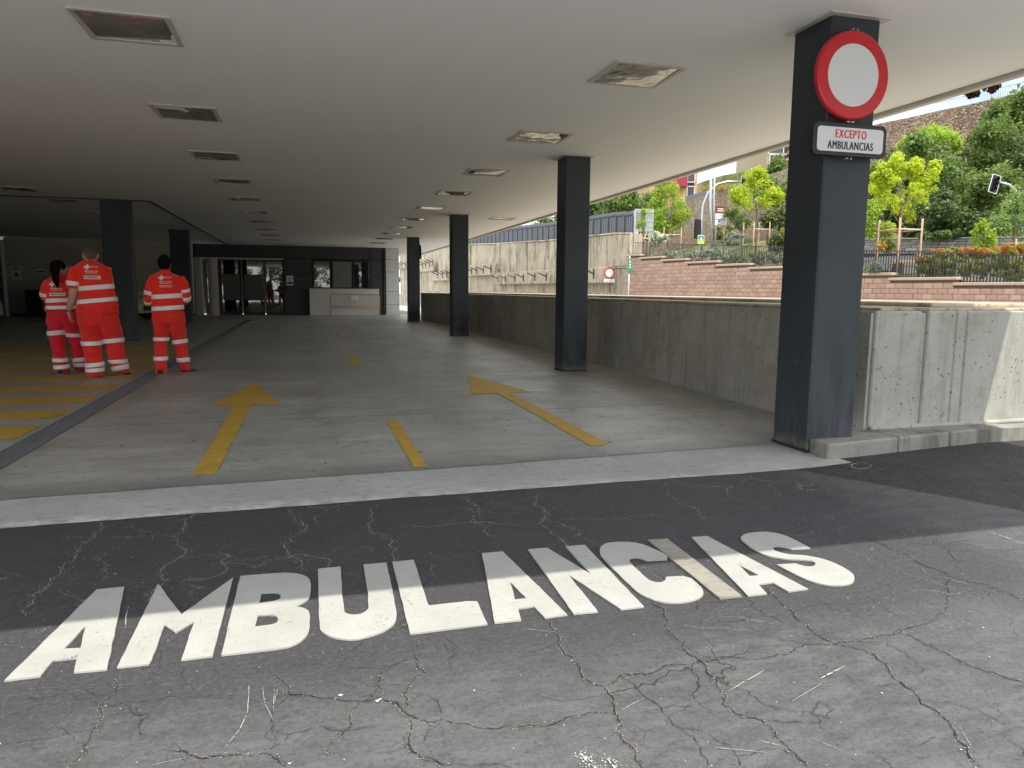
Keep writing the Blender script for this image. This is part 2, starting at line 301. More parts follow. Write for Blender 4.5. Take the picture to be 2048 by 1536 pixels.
M = dict(
 asphalt=m_asphalt(), floor=m_concrete_floor(), strip=m_strip(), column=m_column(),
 kerb=m_wallconc('kerb_concrete', (.25, .24, .21), (.33, .315, .28), (.15, .14, .12), False),
 panel=m_wallconc('parapet_concrete', (.36, .352, .31), (.46, .45, .40), (.22, .20, .17)),
 parapet=m_wallconc('parapet_inner_concrete', (.30, .285, .25), (.42, .40, .355), (.20, .185, .16), True, .7),
 retain=m_wallconc('retaining_concrete', (.38, .325, .23), (.55, .475, .345), (.11, .10, .08), False, .85, .7),
 retain_l=m_wallconc('retaining_concrete_ribbed', (.36, .31, .235), (.58, .50, .38), (.13, .10, .07), False, .95, 1.6),
 render=plain('white_render_ceiling', (.87, .865, .85), .85, var=.05, scale=.5, spec=.2),
 cream=plain('cream_trim', (.55, .52, .46), .7, var=.06), trim_dark=plain('dark_gap', (.03, .028, .025), .8),
 clad=plain('anthracite_cladding', (.034, .036, .042), .5, var=.1, scale=1.5), white_clad=plain('white_cladding', (.62, .62, .60), .6, var=.06, scale=2),
 letter=m_paint('white_road_paint', (.375, .372, .345), (.44, .437, .408), (.20, .198, .187), .57),
 beige=m_paint('faded_beige_paint', (.27, .25, .215), (.33, .31, .265), (.15, .145, .135), .5),
 yellow=m_paint('yellow_floor_paint', (.52, .32, .035), (.64, .40, .045), (.28, .23, .14), .48, .6),
 crack=plain('crack_dark', (.018, .019, .018), .95, var=.3, scale=30), crackl=plain('crack_filler_pale', (.30, .295, .27), .9, var=.35, scale=25), crumb=plain('crumbled_edge', (.25, .24, .205), .95, var=.35, scale=25),
 asph_chip=plain('asphalt_showing', (.10, .098, .10), .9), chalk=plain('spray_chalk', (.5, .5, .48), .9, var=.3, scale=30), grate=plain('galvanised_grate', (.16, .16, .17), .6, .2, var=.25, scale=30), black=plain('black_plastic', (.012, .012, .013), .5),
 glass=m_glass('dark_window_glass'), frost=plain('frosted_film', (.050, .053, .050), .35, var=.08), panelgrey=plain('grey_shutter', (.16, .165, .145), .5),
 steel=plain('galvanised_steel', (.42, .44, .46), .4, .7), lamp=plain('fixture_frame', (.52, .48, .42), .5), yel_metal=plain('ochre_metal_paint', (.72, .40, .06), .5),
 white=plain('white_paint', (.78, .78, .76), .5, var=.04), refl=plain('retroreflective_white', (.62, .63, .64), .35, var=.03), red=plain('sign_red', (.50, .012, .018), .3, var=.05), blackink=plain('black_ink', (.015, .015, .017), .4),
 redink=plain('red_ink', (.62, .02, .03), .5, var=.05), green=plain('sign_green', (.02, .25, .12), .5, var=.05), blue=plain('sign_blue', (.03, .12, .42), .5), lime=plain('sign_lime', (.55, .78, .05), .5, var=.05), maroon=plain('sign_maroon', (.28, .02, .04), .5, var=.05),
 fence=plain('grey_fence_paint', (.115, .128, .142), .55, var=.12, scale=3), rail=plain('dark_railing_paint', (.045, .045, .047), .5), wood=plain('stake_wood', (.42, .27, .16), .8, var=.25, scale=20),
 trunk=plain('bark', (.17, .135, .10), .9, var=.3, scale=14, bump=.5), bounce_paving=plain('bounce_pale_concrete', (.56, .555, .54), .9, var=.12, scale=1.5), paving=plain('pale_paving', (.42, .39, .34), .9, var=.1), ramp=plain('ramp_concrete', (.30, .285, .25), .9, var=.12, scale=2))
# ================================================================ GROUND
JY0, JY1 = lambda x: 4.46+.018*(x-1), lambda x: 5.16+.055*(x-1)     # front and back edge of the pale strip (slightly skewed)
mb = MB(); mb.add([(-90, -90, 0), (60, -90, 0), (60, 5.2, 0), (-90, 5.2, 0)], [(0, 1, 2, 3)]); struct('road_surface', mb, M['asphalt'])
mb = MB(); mb.box(-90, 60, -16, .45, -.1, .004); struct('added_bounce_paving', mb, M['bounce_paving'])  # unseen pale slab, added to bounce light up to the ceiling and the people
def edge(f, x0, x1, n, amp):
    r = []
    for i in range(n+1):
        x = x0+(x1-x0)*i/n; r.append((x, f(x)+noise.noise((x*1.7, f(x), 3))*amp+noise.noise((x*9, 1, 3))*amp*.2))
    return r
lo = edge(lambda x: JY0(x)+.09*max(0, x-3.4), -14, 4.03, 240, .03); hi = [(x, y+.35) for x, y in edge(JY1, -14, 3.96, 240, .03)]
mb = MB(); mb.add([(x, y, .004) for x, y in lo]+[(x, y, .004) for x, y in hi], [(i, i+1, 242+i, 241+i) for i in range(240)]); struct('pale_concrete_apron', mb, M['strip'])
dr = lambda y: -2.245-.0035*(y-8)            # centre line of the drain
fb = [(x, y-.004) for x, y in edge(JY1, -14, 5.25, 240, .03)]
mb = MB(); mb.add([(x, y, 0.0085) for x, y in fb]+[(5.25, 38.6, .0085), (-14, 38.6, .0085)], [tuple(range(len(fb)+2))]); floor = struct('garage_floor', mb, M['floor'])
mb = MB(); mb.box(4.4, 8.3, 38.6, 60, -3.2, 0.004); struct('rear_paving', mb, M['paving'])
mb = MB(); mb.add([(6.2, 5.2, .0), (22, 5.2, 0), (22, 46, -2.6), (6.2, 46, -2.6), (6.2, 110, -2.7), (22, 110, -2.7)], [(0, 1, 2, 3), (3, 2, 5, 4)]); struct('sloping_ramp_road', mb, M['ramp'])

# painted lettering, traced on the ground and raised by the paint's thickness
def tess(loops, z, thick=.003):
    cu = bpy.data.curves.new('c', 'CURVE'); cu.dimensions = '2D'; cu.fill_mode = 'BOTH'
    for lp in loops:
        s = cu.splines.new('POLY'); s.points.add(len(lp)-1); s.use_cyclic_u = True
        for i, p in enumerate(lp): s.points[i].co = (p[0], p[1], 0, 1)
    cu.extrude = thick/2
    o = bpy.data.objects.new('c', cu); sc.collection.objects.link(o)
    me = bpy.data.meshes.new_from_object(o.evaluated_get(bpy.context.evaluated_depsgraph_get()))
    vs = [(v.co.x, v.co.y, v.co.z+z) for v in me.vertices]; fs = [tuple(p.vertices) for p in me.polygons]
    bpy.data.objects.remove(o); bpy.data.curves.remove(cu); bpy.data.meshes.remove(me); return vs, fs
def rough_loop(lp, amp=.004, step=.03, seed=0):
    r = []
    for i in range(len(lp)):
        a, b = Vector(lp[i]), Vector(lp[(i+1) % len(lp)]); n = max(1, int((b-a).length/step)); pn = Vector((-(b-a).y, (b-a).x)).normalized()
        for k in range(n):
            p = a+(b-a)*k/n; q = p+pn*noise.noise((p.x*14, p.y*14, seed))*amp*(0 if k == 0 else 1); r.append((q.x, q.y))
    return r
def smooth_loop(lp):      # Chaikin on the flagged curved stretches: entries with a third value are smoothed
    out_ = []
    n = len(lp)
    for i in range(n):
        p, q, s = lp[i], lp[(i+1) % n], lp[i-1]
        if len(p) > 2:
            out_.append(((p[0]*3+s[0])/4, (p[1]*3+s[1])/4)); out_.append(((p[0]*3+q[0])/4, (p[1]*3+q[1])/4))
        else: out_.append((p[0], p[1]))
    return out_
def gpts(lp, reg): sc_, ox, oy = reg; return [tuple(onz(ox+p[0]/sc_, oy+p[1]/sc_)[:2])+tuple(p[2:]) for p in lp]
RA, RB, RC, RD = (4.2667, 0, 1140), (5.12, 430, 1100), (4.452, 780, 1080), (3.7926, 1180, 1050)
_ = 1
LET = [
 (RA, [[(38,963),(825,182),(1062,157),(915,866),(632,892),(657,770),(455,790),(345,925)], [(548,690),(727,500),(688,683)]]),
 (RA, [[(1000,850),(1350,132),(1550,395),(1990,78),(1815,752),(1548,785),(1655,460),(1500,553),(1405,487),(1296,785),(1270,820)]]),
 (RB, [[(65,1098),(262,283),(700,248,_),(830,256,_),(930,280,_),(985,335,_),(975,500,_),(930,545,_),(828,595),(920,615,_),(975,655,_),(970,840,_),(930,910,_),(860,970,_),(720,1025,_)],
       [(475,457),(630,447,_),(670,468,_),(678,500,_),(645,535,_),(455,563)], [(440,688),(590,682,_),(640,705,_),(650,745,_),(610,780,_),(410,805)]]),
 (RB, [[(1057,210),(1285,187),(1318,650,_),(1360,675,_),(1430,684,_),(1520,668,_),(1588,605,_),(1520,165),(1755,145),(1862,640,_),(1855,740,_),(1820,795,_),(1700,870,_),(1480,930,_),(1360,938,_),(1200,915,_),(1110,870,_),(1065,820,_)]]),
 (RC, [[(22,210),(210,190),(345,600),(480,585),(680,562),(775,562),(868,765),(178,852)]]),
 (RC, [[(820,132),(1003,115),(1580,682),(1380,710),(1280,607),(1140,627),(1167,730),(932,755)], [(1073,392),(1213,535),(1113,547)]]),
 (RC, [[(1228,97),(1400,83),(1790,320),(1563,70),(1735,57),(2262,610),(2057,634),(1590,325),(1850,655),(1635,675)]]),
 (RD, [[(577,407),(745,397,_),(840,480,_),(863,520,_),(850,560,_),(760,595,_),(640,607,_),(520,595,_),(400,550,_),(330,500,_),(90,260,_),(70,210,_),(85,170,_),(130,145,_),(250,137,_),(380,150,_),(480,190,_),(590,243,_),(585,272),(430,280),(370,258,_),(320,258,_),(297,270,_),(303,300,_),(430,420,_),(480,445,_),(530,450,_),(570,435,_)]]),
 (RD, [[(440,127),(585,117),(1150,553),(985,572)]]),
 (RD, [[(770,103),(888,95),(1655,498),(1505,518),(1385,450),(1275,463),(1340,535),(1197,550)], [(1130,315),(1280,395),(1210,400)]]),
 (RD, [[(1670,187),(1530,195),(1455,175,_),(1400,170,_),(1385,185,_),(1400,208,_),(1500,235,_),(1620,240,_),(1760,265,_),(1880,310,_),(1990,375,_),(2010,420,_),(1985,460,_),(1880,473,_),(1750,462,_),(1620,420,_),(1415,312),(1555,303),(1640,328,_),(1700,325,_),(1713,300,_),(1680,283,_),(1600,275,_),(1480,270,_),(1330,243,_),(1230,190,_),(1140,120,_),(1145,95,_),(1200,70,_),(1320,60,_),(1420,72,_),(1520,105,_)]])]
word = thing('road_lettering', 'large white painted word AMBULANCIAS on the dark asphalt before the entrance', 'road marking', (1.3, 3.0, 0))
for i, (rg, loops) in enumerate(LET):
    vs, fs = tess([rough_loop(smooth_loop(gpts(lp, rg)), .0025, .03, i) for lp in loops], .0055 if i != 8 else .0065, .007 if i != 8 else .009)
    mb = MB(); mb.add([(v[0]-1.3, v[1]-3.0, v[2]) for v in vs], fs)
    o = mb.build('letter', M['beige'] if i == 8 else M['letter'], word)
    if i == 8: o['label'] = 'worn beige letter I between C and A'
RE, RF, RG = (3.938, 380, 740), (5.689, 900, 730), (4.2667, 370, 440)
def marking(name, label, cat, rg, lp, group=None, z=.0125, mat_='yellow', amp=.006):
    g = [p[:2] for p in gpts(lp, rg)]; c = (sum(p[0] for p in g)/len(g), sum(p[1] for p in g)/len(g))
    vs, fs = tess([rough_loop(g, amp, .05, 3)], z, .002); mb = MB(); mb.add([(v[0]-c[0], v[1]-c[1], v[2]) for v in vs], fs)
    return tag(mb.build(name, M[mat_], loc=(c[0], c[1], 0)), label, cat, group)
marking('painted_arrow', 'yellow straight arrow painted on the floor beside the drain', 'road marking', RE, [(520,108),(708,266),(483,282),(205,828),(15,836),(347,292),(143,291)])
marking('painted_arrow', 'yellow slanted arrow painted on the floor near the second column', 'road marking', RF, [(200,125),(930,318),(685,325),(1800,912),(1740,932),(1600,935),(540,330),(243,348)])
marking('lane_dash', 'nearest yellow lane dash, its foot on the pale concrete strip', 'road marking', RE, [(1548,408),(1632,408),(1872,770),(1765,780)], 'yellow lane dashes')
marking('lane_dash', 'second yellow lane dash, beyond the two arrows', 'road marking', RG, [(1390,1155),(1437,1150),(1490,1245),(1436,1250)], 'yellow lane dashes')
marking('lane_dash', 'faint farthest yellow lane dash on the dark floor', 'road marking', RG, [(1285,970),(1305,970),(1325,1003),(1303,1004)], 'yellow lane dashes')
ys = [(905, 932), (857, 881), (826, 842), (799.5, 811), (776, 786), (756, 765), (738.5, 746), (724, 730.5), (712, 717.5), (702, 706.5), (693, 697)]
names = ['nearest', 'second', 'third', 'fourth', 'fifth', 'sixth', 'seventh', 'eighth', 'ninth', 'tenth', 'eleventh']
for i, (a, b) in enumerate(ys):
    y1 = onz(0, a).y; y0 = onz(0, b).y; x1 = dr(y0)-.19; x2 = dr(y1)-.19
    lp = rough_loop([(-9.5, y0), (x1, y0), (x2, y1), (-9.5, y1)], .008, .08, i); vs, fs = tess([lp], .0125, .002)
    mb = MB(); mb.add([(v[0]+2.5, v[1]-y0, v[2]) for v in vs], fs)
    tag(mb.build('hatch_stripe', M['yellow'], loc=(-2.5, y0, 0)), f'{names[i]} yellow crosswise stripe left of the floor drain', 'road marking', 'yellow crosswise stripes by the drain')

# floor drain
dt = thing('floor_drain', 'long narrow metal grating let into the concrete floor', 'drain', (-2.24, 5.25, 0))
def dpt(y, off): return (dr(y)+off+2.24, y-5.25)
def strip_(o0, o1, z0, z1, name, m_):
    mb = MB(); n = 24
    for i in range(n):
        ya, yb = 5.3+i*(32.5-5.3)/n, 5.3+(i+1)*(32.5-5.3)/n
        mb.prism([dpt(ya, o0), dpt(ya, o1), dpt(yb, o1), dpt(yb, o0)], z0, z1)
    return mb.build(name, m_, dt)
strip_(-.095, .095, .0088, .0098, 'channel', M['black']); strip_(-.108, -.092, .009, .018, 'frame', M['grate']); strip_(.092, .108, .009, .018, 'frame', M['grate'])
mb = MB(); y = 5.32
while y < 30:
    c = dpt(y, 0); mb.box(c[0]-.091, c[0]+.091, c[1]-.005, c[1]+.005, .010, .016); y += .028 if y < 18 else .05
for k in (-.045, 0, .045):
    for i in range(20):
        ya = 5.3+i*1.2; mb.prism([dpt(ya, k-.004), dpt(ya, k+.004), dpt(ya+1.2, k+.004), dpt(ya+1.2, k-.004)], .010, .0165)
mb.build('grating_bars', M['grate'], dt, kind='stuff')

# ---- cracks, traced then broken up fractally
R3 = (2.0, 1024, 850); R2 = (1.8369, 0, 700)
CR = [(R3, .0065, [(165,780),(190,860),(240,930),(275,990),(370,1050),(405,1110),(425,1180),(470,1280),(520,1372)]),
 (R3, .0060, [(555,705),(610,770),(640,840),(700,910),(770,955),(820,1020),(855,1085),(840,1120),(900,1160),(1000,1185),(1080,1270),(1150,1340),(1190,1372)]),
 (R3, .0062, [(1030,640),(1080,720),(1130,770),(1210,830),(1290,880),(1400,900),(1500,960),(1555,1030),(1640,1120),(1750,1190),(1820,1290),(1880,1372)]),
 (R3, .0042, [(370,1050),(450,1000),(600,975),(780,950),(930,935),(1150,890),(1290,880),(1400,865),(1550,835),(1640,800),(1740,690),(1745,605)]),
 (R3, .0052, [(1400,430),(1530,500),(1640,560),(1740,600),(1880,635),(2048,700)]), (R3, .0060, [(1560,830),(1700,900),(1850,970),(2000,1020),(2048,1035)]),
 (R3, .0030, [(1370,650),(1480,710),(1600,790)]), (R3, .0045, [(0,1220),(120,1210),(250,1165),(400,1155)]), (R3, .0038, [(1640,1110),(1750,1110),(1880,1155),(2048,1215)]),
 (R3, .0025, [(1110,685),(1280,720),(1400,700)]), (R3, .0035, [(430,1000),(520,1080),(600,1140),(680,1220),(760,1290),(780,1372)]), (R3, .0025, [(840,1100),(740,1120),(600,1140),(470,1160)]),
 (R3, .0035, [(1000,1185),(1150,1190),(1250,1180)]), (R3, .0025, [(600,800),(750,795),(930,780),(1090,760)]), (R3, .0035, [(1950,1230),(2048,1330)]), (R3, .0030, [(1640,440),(1720,490),(1850,510),(2000,550),(2048,560)]),
 (R3, .0022, [(1850,1010),(1900,1080),(1960,1160),(2048,1225)]), (R3, .0022, [(1800,505),(1830,420),(1900,395)]), (R3, .0022, [(100,780),(300,765),(480,780),(600,800)]),
 (R2, .0045, [(450,1185),(430,1250),(380,1300),(350,1380),(335,1430),(310,1490),(250,1536)]), (R2, .0030, [(0,1455),(100,1440),(180,1430),(290,1405),(340,1400)]), (R2, .0025, [(60,1290),(150,1280),(260,1265),(340,1290),(400,1310),(550,1290),(700,1280)]),
 (R2, .0050, [(1010,1190),(1050,1230),(1070,1270),(1200,1280),(1300,1290),(1400,1280),(1480,1330),(1560,1365),(1700,1375),(1881,1380)]), (R2, .0045, [(1400,1170),(1390,1280)]), (R2, .0055, [(1500,1350),(1500,1430),(1555,1500),(1650,1530)]),
 (R2, .0045, [(600,1470),(700,1490),(850,1490),(980,1485),(1050,1536)]), (R2, .0025, [(1070,1270),(1000,1320),(1000,1400),(980,1485)]), (R2, .0040, [(1320,1300),(1290,1370),(1220,1440),(1200,1500)]),
 (R2, .0045, [(1545,1060),(1565,1190),(1500,1240),(1480,1330)]), (R2, .0030, [(1550,1500),(1700,1525),(1881,1536)]), (R2, .0020, [(200,1390),(260,1420),(330,1500)]), (R2, .0030, [(1570,1260),(1610,1300),(1620,1370),(1560,1450)]),
 (R2, .0022, [(1010,1190),(1120,1150),(1250,1170),(1400,1170),(1520,1130)]), (R2, .0022, [(700,1280),(870,1285),(1070,1270)]), (R2, .0022, [(0,1360),(90,1330),(190,1290)])]
CW = [(R2, .0050, [(375,630),(345,680),(300,720),(280,770),(220,810),(180,870),(120,930),(95,980)]), (R2, .0050, [(715,605),(690,650),(640,690),(650,720),(640,780),(600,850),(560,900),(530,930)]),
 (R2, .0045, [(1065,580),(1085,620),(1130,650),(1070,690),(1055,750),(1110,780),(1095,810)]), (R2, .0050, [(1390,570),(1350,640),(1410,690),(1450,780)]), (R2, .0050, [(1690,540),(1760,590),(1780,650),(1830,690)]),
 (R2, .0025, [(480,630),(560,690),(640,680)]), (R3, .0055, [(20,245),(85,260),(100,310),(120,380),(160,440),(215,490)]), (R3, .0040, [(620,230),(640,290),(740,340),(770,380)]), (R3, .0030, [(190,380),(400,380),(600,365)]),
 (R2, .0022, [(250,690),(420,690),(560,690)]), (R2, .0022, [(360,860),(390,800),(350,760),(440,720)]), (R3, .0028, [(950,200),(1040,240),(1110,300)]), (R2, .0020, [(660,762),(860,765),(1040,757)]), (R3, .0028, [(600,230),(540,215),(400,240)]), (R3, .0022, [(1200,400),(1260,400)]), (R3, .0030, [(1100,440),(1240,435)])]
def fractal(pts, depth=5, k=.17):
    P = [Vector(p) for p in pts]
    for d in range(depth):
        Q = [P[0]]
        for a, b in zip(P, P[1:]):
            s = b-a
            if s.length < .012: Q.append(b); continue
            Q += [(a+b)/2+Vector((-s.y, s.x))*random.uniform(-k, k), b]
        P = Q
    return P
dark, pale, cru = MB(), MB(), MB()
def ribbon(mb, P, wd, z, gap=0.0, off=0.0):
    L_, R_ = [], []
    for i, p in enumerate(P):
        t = (P[min(i+1, len(P)-1)]-P[max(i-1, 0)]).normalized(); nn = Vector((-t.y, t.x)); f = .35+.65*min(1, i/4, (len(P)-1-i)/4); m_ = .55+.9*abs(noise.noise((p.x*9, p.y*9, 1)))
        L_.append(p+nn*(wd*f*m_*random.uniform(.3, 1.1)+off)); R_.append(p-nn*(wd*f*m_*random.uniform(.3, 1.1)-off))
    for i in range(len(P)-1):
        if random.random() < gap: continue
        mb.add([(L_[i].x, L_[i].y, z), (R_[i].x, R_[i].y, z), (R_[i+1].x, R_[i+1].y, z), (L_[i+1].x, L_[i+1].y, z)], [(0, 1, 2, 3)])
def chips(mb, P, n, spread, z, s0=.002, s1=.009):
    for _i in range(n):
        p = random.choice(P)+Vector((random.gauss(0, spread), random.gauss(0, spread))); r = random.uniform(s0, s1)*random.random()+s0; a0 = random.random()*6
        mb.add([(p.x, p.y, z+r*.2)]+[(p.x+math.cos(a0+k*1.26)*r*random.uniform(.6, 1.2), p.y+math.sin(a0+k*1.26)*r*random.uniform(.6, 1.2), z) for k in range(5)], [(0, 1+k, 1+(k+1) % 5) for k in range(5)])
for rg, wd, lp in CR:
    P = fractal([p[:2] for p in gpts(lp, rg)]); wd *= .50; ribbon(dark, P, wd, .0040, .05)
    if wd > .0019: ribbon(dark, fractal([p+Vector((random.uniform(-.02, .02),)*2) for p in P[::8]]+[P[-1]], 3), wd*.4, .0042, .45); ribbon(cru, P, wd*.6, .0030, .45, wd*.9); chips(cru, P, int(len(P)*.7), .007, .003, .0012, .0036)
    for _i in range(int(len(P)/55)):
        p = random.choice(P); a = random.random()*6.28; q = p+Vector((math.cos(a), math.sin(a)))*random.uniform(.1, .35); ribbon(dark, fractal([p, q], 5, .2), .0016, .0038, .1)
for rg, wd, lp in CW:
    P = fractal([p[:2] for p in gpts(lp, rg)], 5, .2); ribbon(pale, P, wd*.62, .0044, .22); chips(pale, P, int(len(P)*.6), .014, .004, .0015, .005)
    if wd > .004: ribbon(pale, fractal([p+Vector((random.uniform(-.04, .04), random.uniform(-.03, .03))) for p in P[::10]]+[P[-1]], 4, .22), wd*.3, .0046, .5)
dark.build('asphalt_cracks', M['crack'], kind='stuff'); cru.build('crumbled_crack_edges', M['crumb'], kind='stuff')
# tyre scuffs, scratches, chips and sprayed marks
mk = MB()
for rg, lp, wd in [(R3, [(865,1070),(1010,985)], .004), (R3, [(1235,1018),(1330,968)], .006), (R3, [(1120,1110),(1240,1040)], .002), (R3, [(1900,425),(2048,478)], .006), (R3, [(440,1145),(530,1095)], .002), (R3, [(800,1295),(1010,1315)], .002),
                   (R2, [(915,1235),(910,1330),(880,1400),(828,1462)], .0022), (R2, [(965,1240),(975,1310),(1000,1360)], .002), (R2, [(1012,1235),(1005,1330)], .0018), (R2, [(775,792),(855,780)], .004), (R2, [(1020,1250),(1008,1300)], .002), (R2, [(472,945),(460,1025)], .005),
                   (R2, [(140,1045),(188,1018)], .004), (R3, [(1200,1255),(1320,1310)], .0018), (R3, [(40,818),(170,832)], .002), (R3, [(1840,1300),(1790,1210)], .0015), (R2, [(700,1500),(560,1530)], .0015), (R3, [(1000,1270),(1080,1290)], .003)]:
    ribbon(mk, fractal([p[:2] for p in gpts(lp, rg)], 4, .015), wd*.6, .0048, .12)
allp = [p[:2] for rg, wd, lp in CR for p in gpts(lp, rg)]
for _i in range(900):
    x = random.uniform(-1.6, 5.2); yy = random.uniform(1.2, 4.4); s = random.choice([.001, .0015, .002, .003]); chips(mk, [Vector((x, yy))], 1, .01, .003, s*.6, s*1.4)
for a_, b_ in (((1160, 1508), (1190, 1536)), ((1166, 1512), (1200, 1550)), ((1214, 1520), (1236, 1545))): ribbon(mk, fractal([onz(*a_).xy, onz(*b_).xy], 4, .03), .007, .0046, .25); chips(mk, fractal([onz(*a_).xy, onz(*b_).xy], 4, .03), 40, .012, .004, .001, .003)
for (x, yy) in ((757, 1402), (684, 1392)):
    p = onz(x, yy); chips(mk, [Vector((p.x, p.y))], 12 if yy > 1450 else 5, .02 if yy > 1450 else .004, .004, .002, .007)
for _i in range(16):
    x = random.uniform(-.9, 3.3); yy = random.uniform(2.3, 3.1); a = random.uniform(-.5, .5)+(1.57 if _i % 3 else 0); ribbon(pale, fractal([Vector((x, yy)), Vector((x+math.cos(a)*.3, yy+math.sin(a)*.3))], 5, .2), .0012, .0125, .25)
def loopmark(cx, cy, rx, ry, n=26, z=.006, open_=0, base=0.0):
    P = [onz(cx+rx*math.cos(6.283*k/n), cy+ry*math.sin(6.283*k/n), base).xy for k in range(n+1-open_)]; ribbon(mk, P, .007, base+z, .05)
loopmark(1722, 933, 20, 6); ribbon(mk, [onz(1700, 943).xy, onz(1740, 946).xy, onz(1765, 940).xy, onz(1722, 938).xy], .006, .006)
tag(mk.build('paint_scratches', M['chalk']), kind='stuff')
pale.build('filled_cracks', M['crackl'], kind='stuff')
wr = MB()
for _i in range(60):
    c0 = Vector((random.uniform(-1.2, 3.6), random.uniform(2.25, 3.2)))
    chips(wr, [c0], random.randint(4, 16), random.uniform(.01, .04), .0116, .0010, .0032)
wr.build('paint_chips', M['asph_chip'], kind='stuff')

# ================================================================ KERB, LOW WALL
kerb = thing('kerb', 'low grey concrete kerb under the nearest column and the pitted wall', 'kerb', (3.9, 4.7, 0))
kx = [onz(px_, 918-(px_-1640)*.118).x for px_ in (1640, 1785, 1886, 1965, 2003)]; kx[0] = 3.86; kx += [6.75, 7.55]
ky = lambda x: 4.70+.150*(x-3.86)*.9
for i in range(len(kx)-1):
    a, b = kx[i]+(.006 if i else 0), kx[i+1]-.006; low = i > 3; z1 = .125 if not low else .06; sh = .0 if not low else .06
    bk = .50 if i else .235; a = a if i else 3.905; P = [(a-3.9, ky(a)-4.7+sh), (b-3.9, ky(b)-4.7+sh), (b-3.9, bk), (a-3.9, bk)]
    mb = MB(); mb.prism(P, -.05, z1); mb.build('kerb_stone', M['kerb'], kerb, bevel=.014)
mb = MB(); mb.box(.45, 3.64, .24, .5, -.05, .119); mb.build('mortar_bed', M['kerb'], kerb)
vs = []
LW = thing('parapet_wall', 'low grey concrete parapet wall running past the columns, pitted end facing the road', 'wall', (4.9, 5.2, 0))
top = 1.165
ins = [(4.76, 5.22), (4.90, 7.2), (4.99, 10), (5.04, 14), (5.02, 20), (4.95, 29.1), (4.70, 31.2)]
jo = [5.25, 6.45, 8.9, 11.9, 14.9, 17.9, 20.9, 23.9, 26.9, 29.1, 31.2]
def inx(y):
    for a, b in zip(ins, ins[1:]):
        if y <= b[1]+1e-6: return a[0]+(b[0]-a[0])*(y-a[1])/(b[1]-a[1])
    return ins[-1][0]
for a, b in zip(jo, jo[1:]):
    ya, yb = a+.008, b-.008; mb = MB(); mb.prism([(inx(ya)-4.9, ya-5.2), (5.35-4.9, ya-5.2), (5.35-4.9, yb-5.2), (inx(yb)-4.9, yb-5.2)], -.1, top-.02); mb.build('wall_panel', M['parapet'], LW, bevel=.006)
mb = MB(); mb.prism([(.02, .2), (.4, .2), (.4, 26), (.02, 23.9), (.2, 15), (.17, 5)], -.1, top-.035); mb.build('wall_core', M['parapet'], LW)
# end wall facing the road, built of panels with a wide joint
px_e = [(4.615, 5.165), (5.225, 6.55), (6.57, 7.6)]
def vp(x0, x1, z0=.12, z1=top-.012, y0=5.155, mname='panel'):
    mb = MB(); mb.box(x0-4.9, x1-4.9, y0-5.2, y0-5.2+.22, z0, z1); return mb.build('wall_panel', M[mname], LW, bevel=.012)
vp(4.68, 5.165, .14); vp(5.235, 5.545, .14); vp(5.549, 5.665, .14, y0=5.1565); vp(5.669, 6.55, .14); vp(6.56, 7.6, .14)
mb = MB(); mb.box(-.25, 2.7, -.018, .17, .0, top-.03); mb.build('wall_core', M['panel'], LW)
mb = MB(); mb.box(-.21, 2.7, -.075, -.02, .119, .155); mb.build('wall_base', M['panel'], LW, bevel=.01)
cap = MB(); cap.prism([(-.13, .02), (2.75, .02), (2.75, 24), (1.0, 26), (-.2, 26), (.06, 23.9), (.13, 15), (.1, 5)], top-.018, top+.012); cap.build('coping', M['retain'], LW, bevel=.008)
cap = MB(); cap.prism([(.75, .35), (2.72, .35), (2.72, 24), (.75, 24)], top+.0125, top+.05); cap.build('coping', M['retain'], LW, bevel=.008, )
mb = MB(); mb.box(.45, 2.7, .25, 26, -3.2, top-.04); mb.build('wall_core', M['panel'], LW)

# ================================================================ CANOPY
CE = 3.4; XE = 6.62; YE = 1.60
can = thing('canopy', 'flat off-white entrance canopy with recessed lights above the driveway', 'canopy', (0, YE, CE))
mb = MB(); y_ = YE
mb.box(-13.6, XE-.10, 0, 18.25, .002, .62); mb.box(-3.6, XE-.10, 18.25, 44, .002, .62); mb.box(-13.6, -3.6, 18.25, 36.3, .10, .62); mb.box(-13.6, -3.6, 36.3, 44, .002, .62)
mb.build('ceiling_slab', M['render'], can)
mb = MB(); mb.box(-3.66, -3.60, 18.25, 36.3, -.015, .12); mb.box(-13.6, -3.60, 18.19, 18.25, -.015, .12); mb.build('ceiling_joint_trim', M['trim_dark'], can)
mb = MB(); mb.box(XE-.085, XE, -.06, 44, -.045, .66); mb.box(-13.6, XE-.085, -.06, -.015, -.045, .66); mb.build('fascia', M['cream'], can, bevel=.004)
mb = MB(); mb.box(XE-.10, XE-.085, 0, 44, .03, .5); mb.box(-13.6, XE-.1, -.015, 0, .03, .5); mb.build('shadow_gap', M['trim_dark'], can)

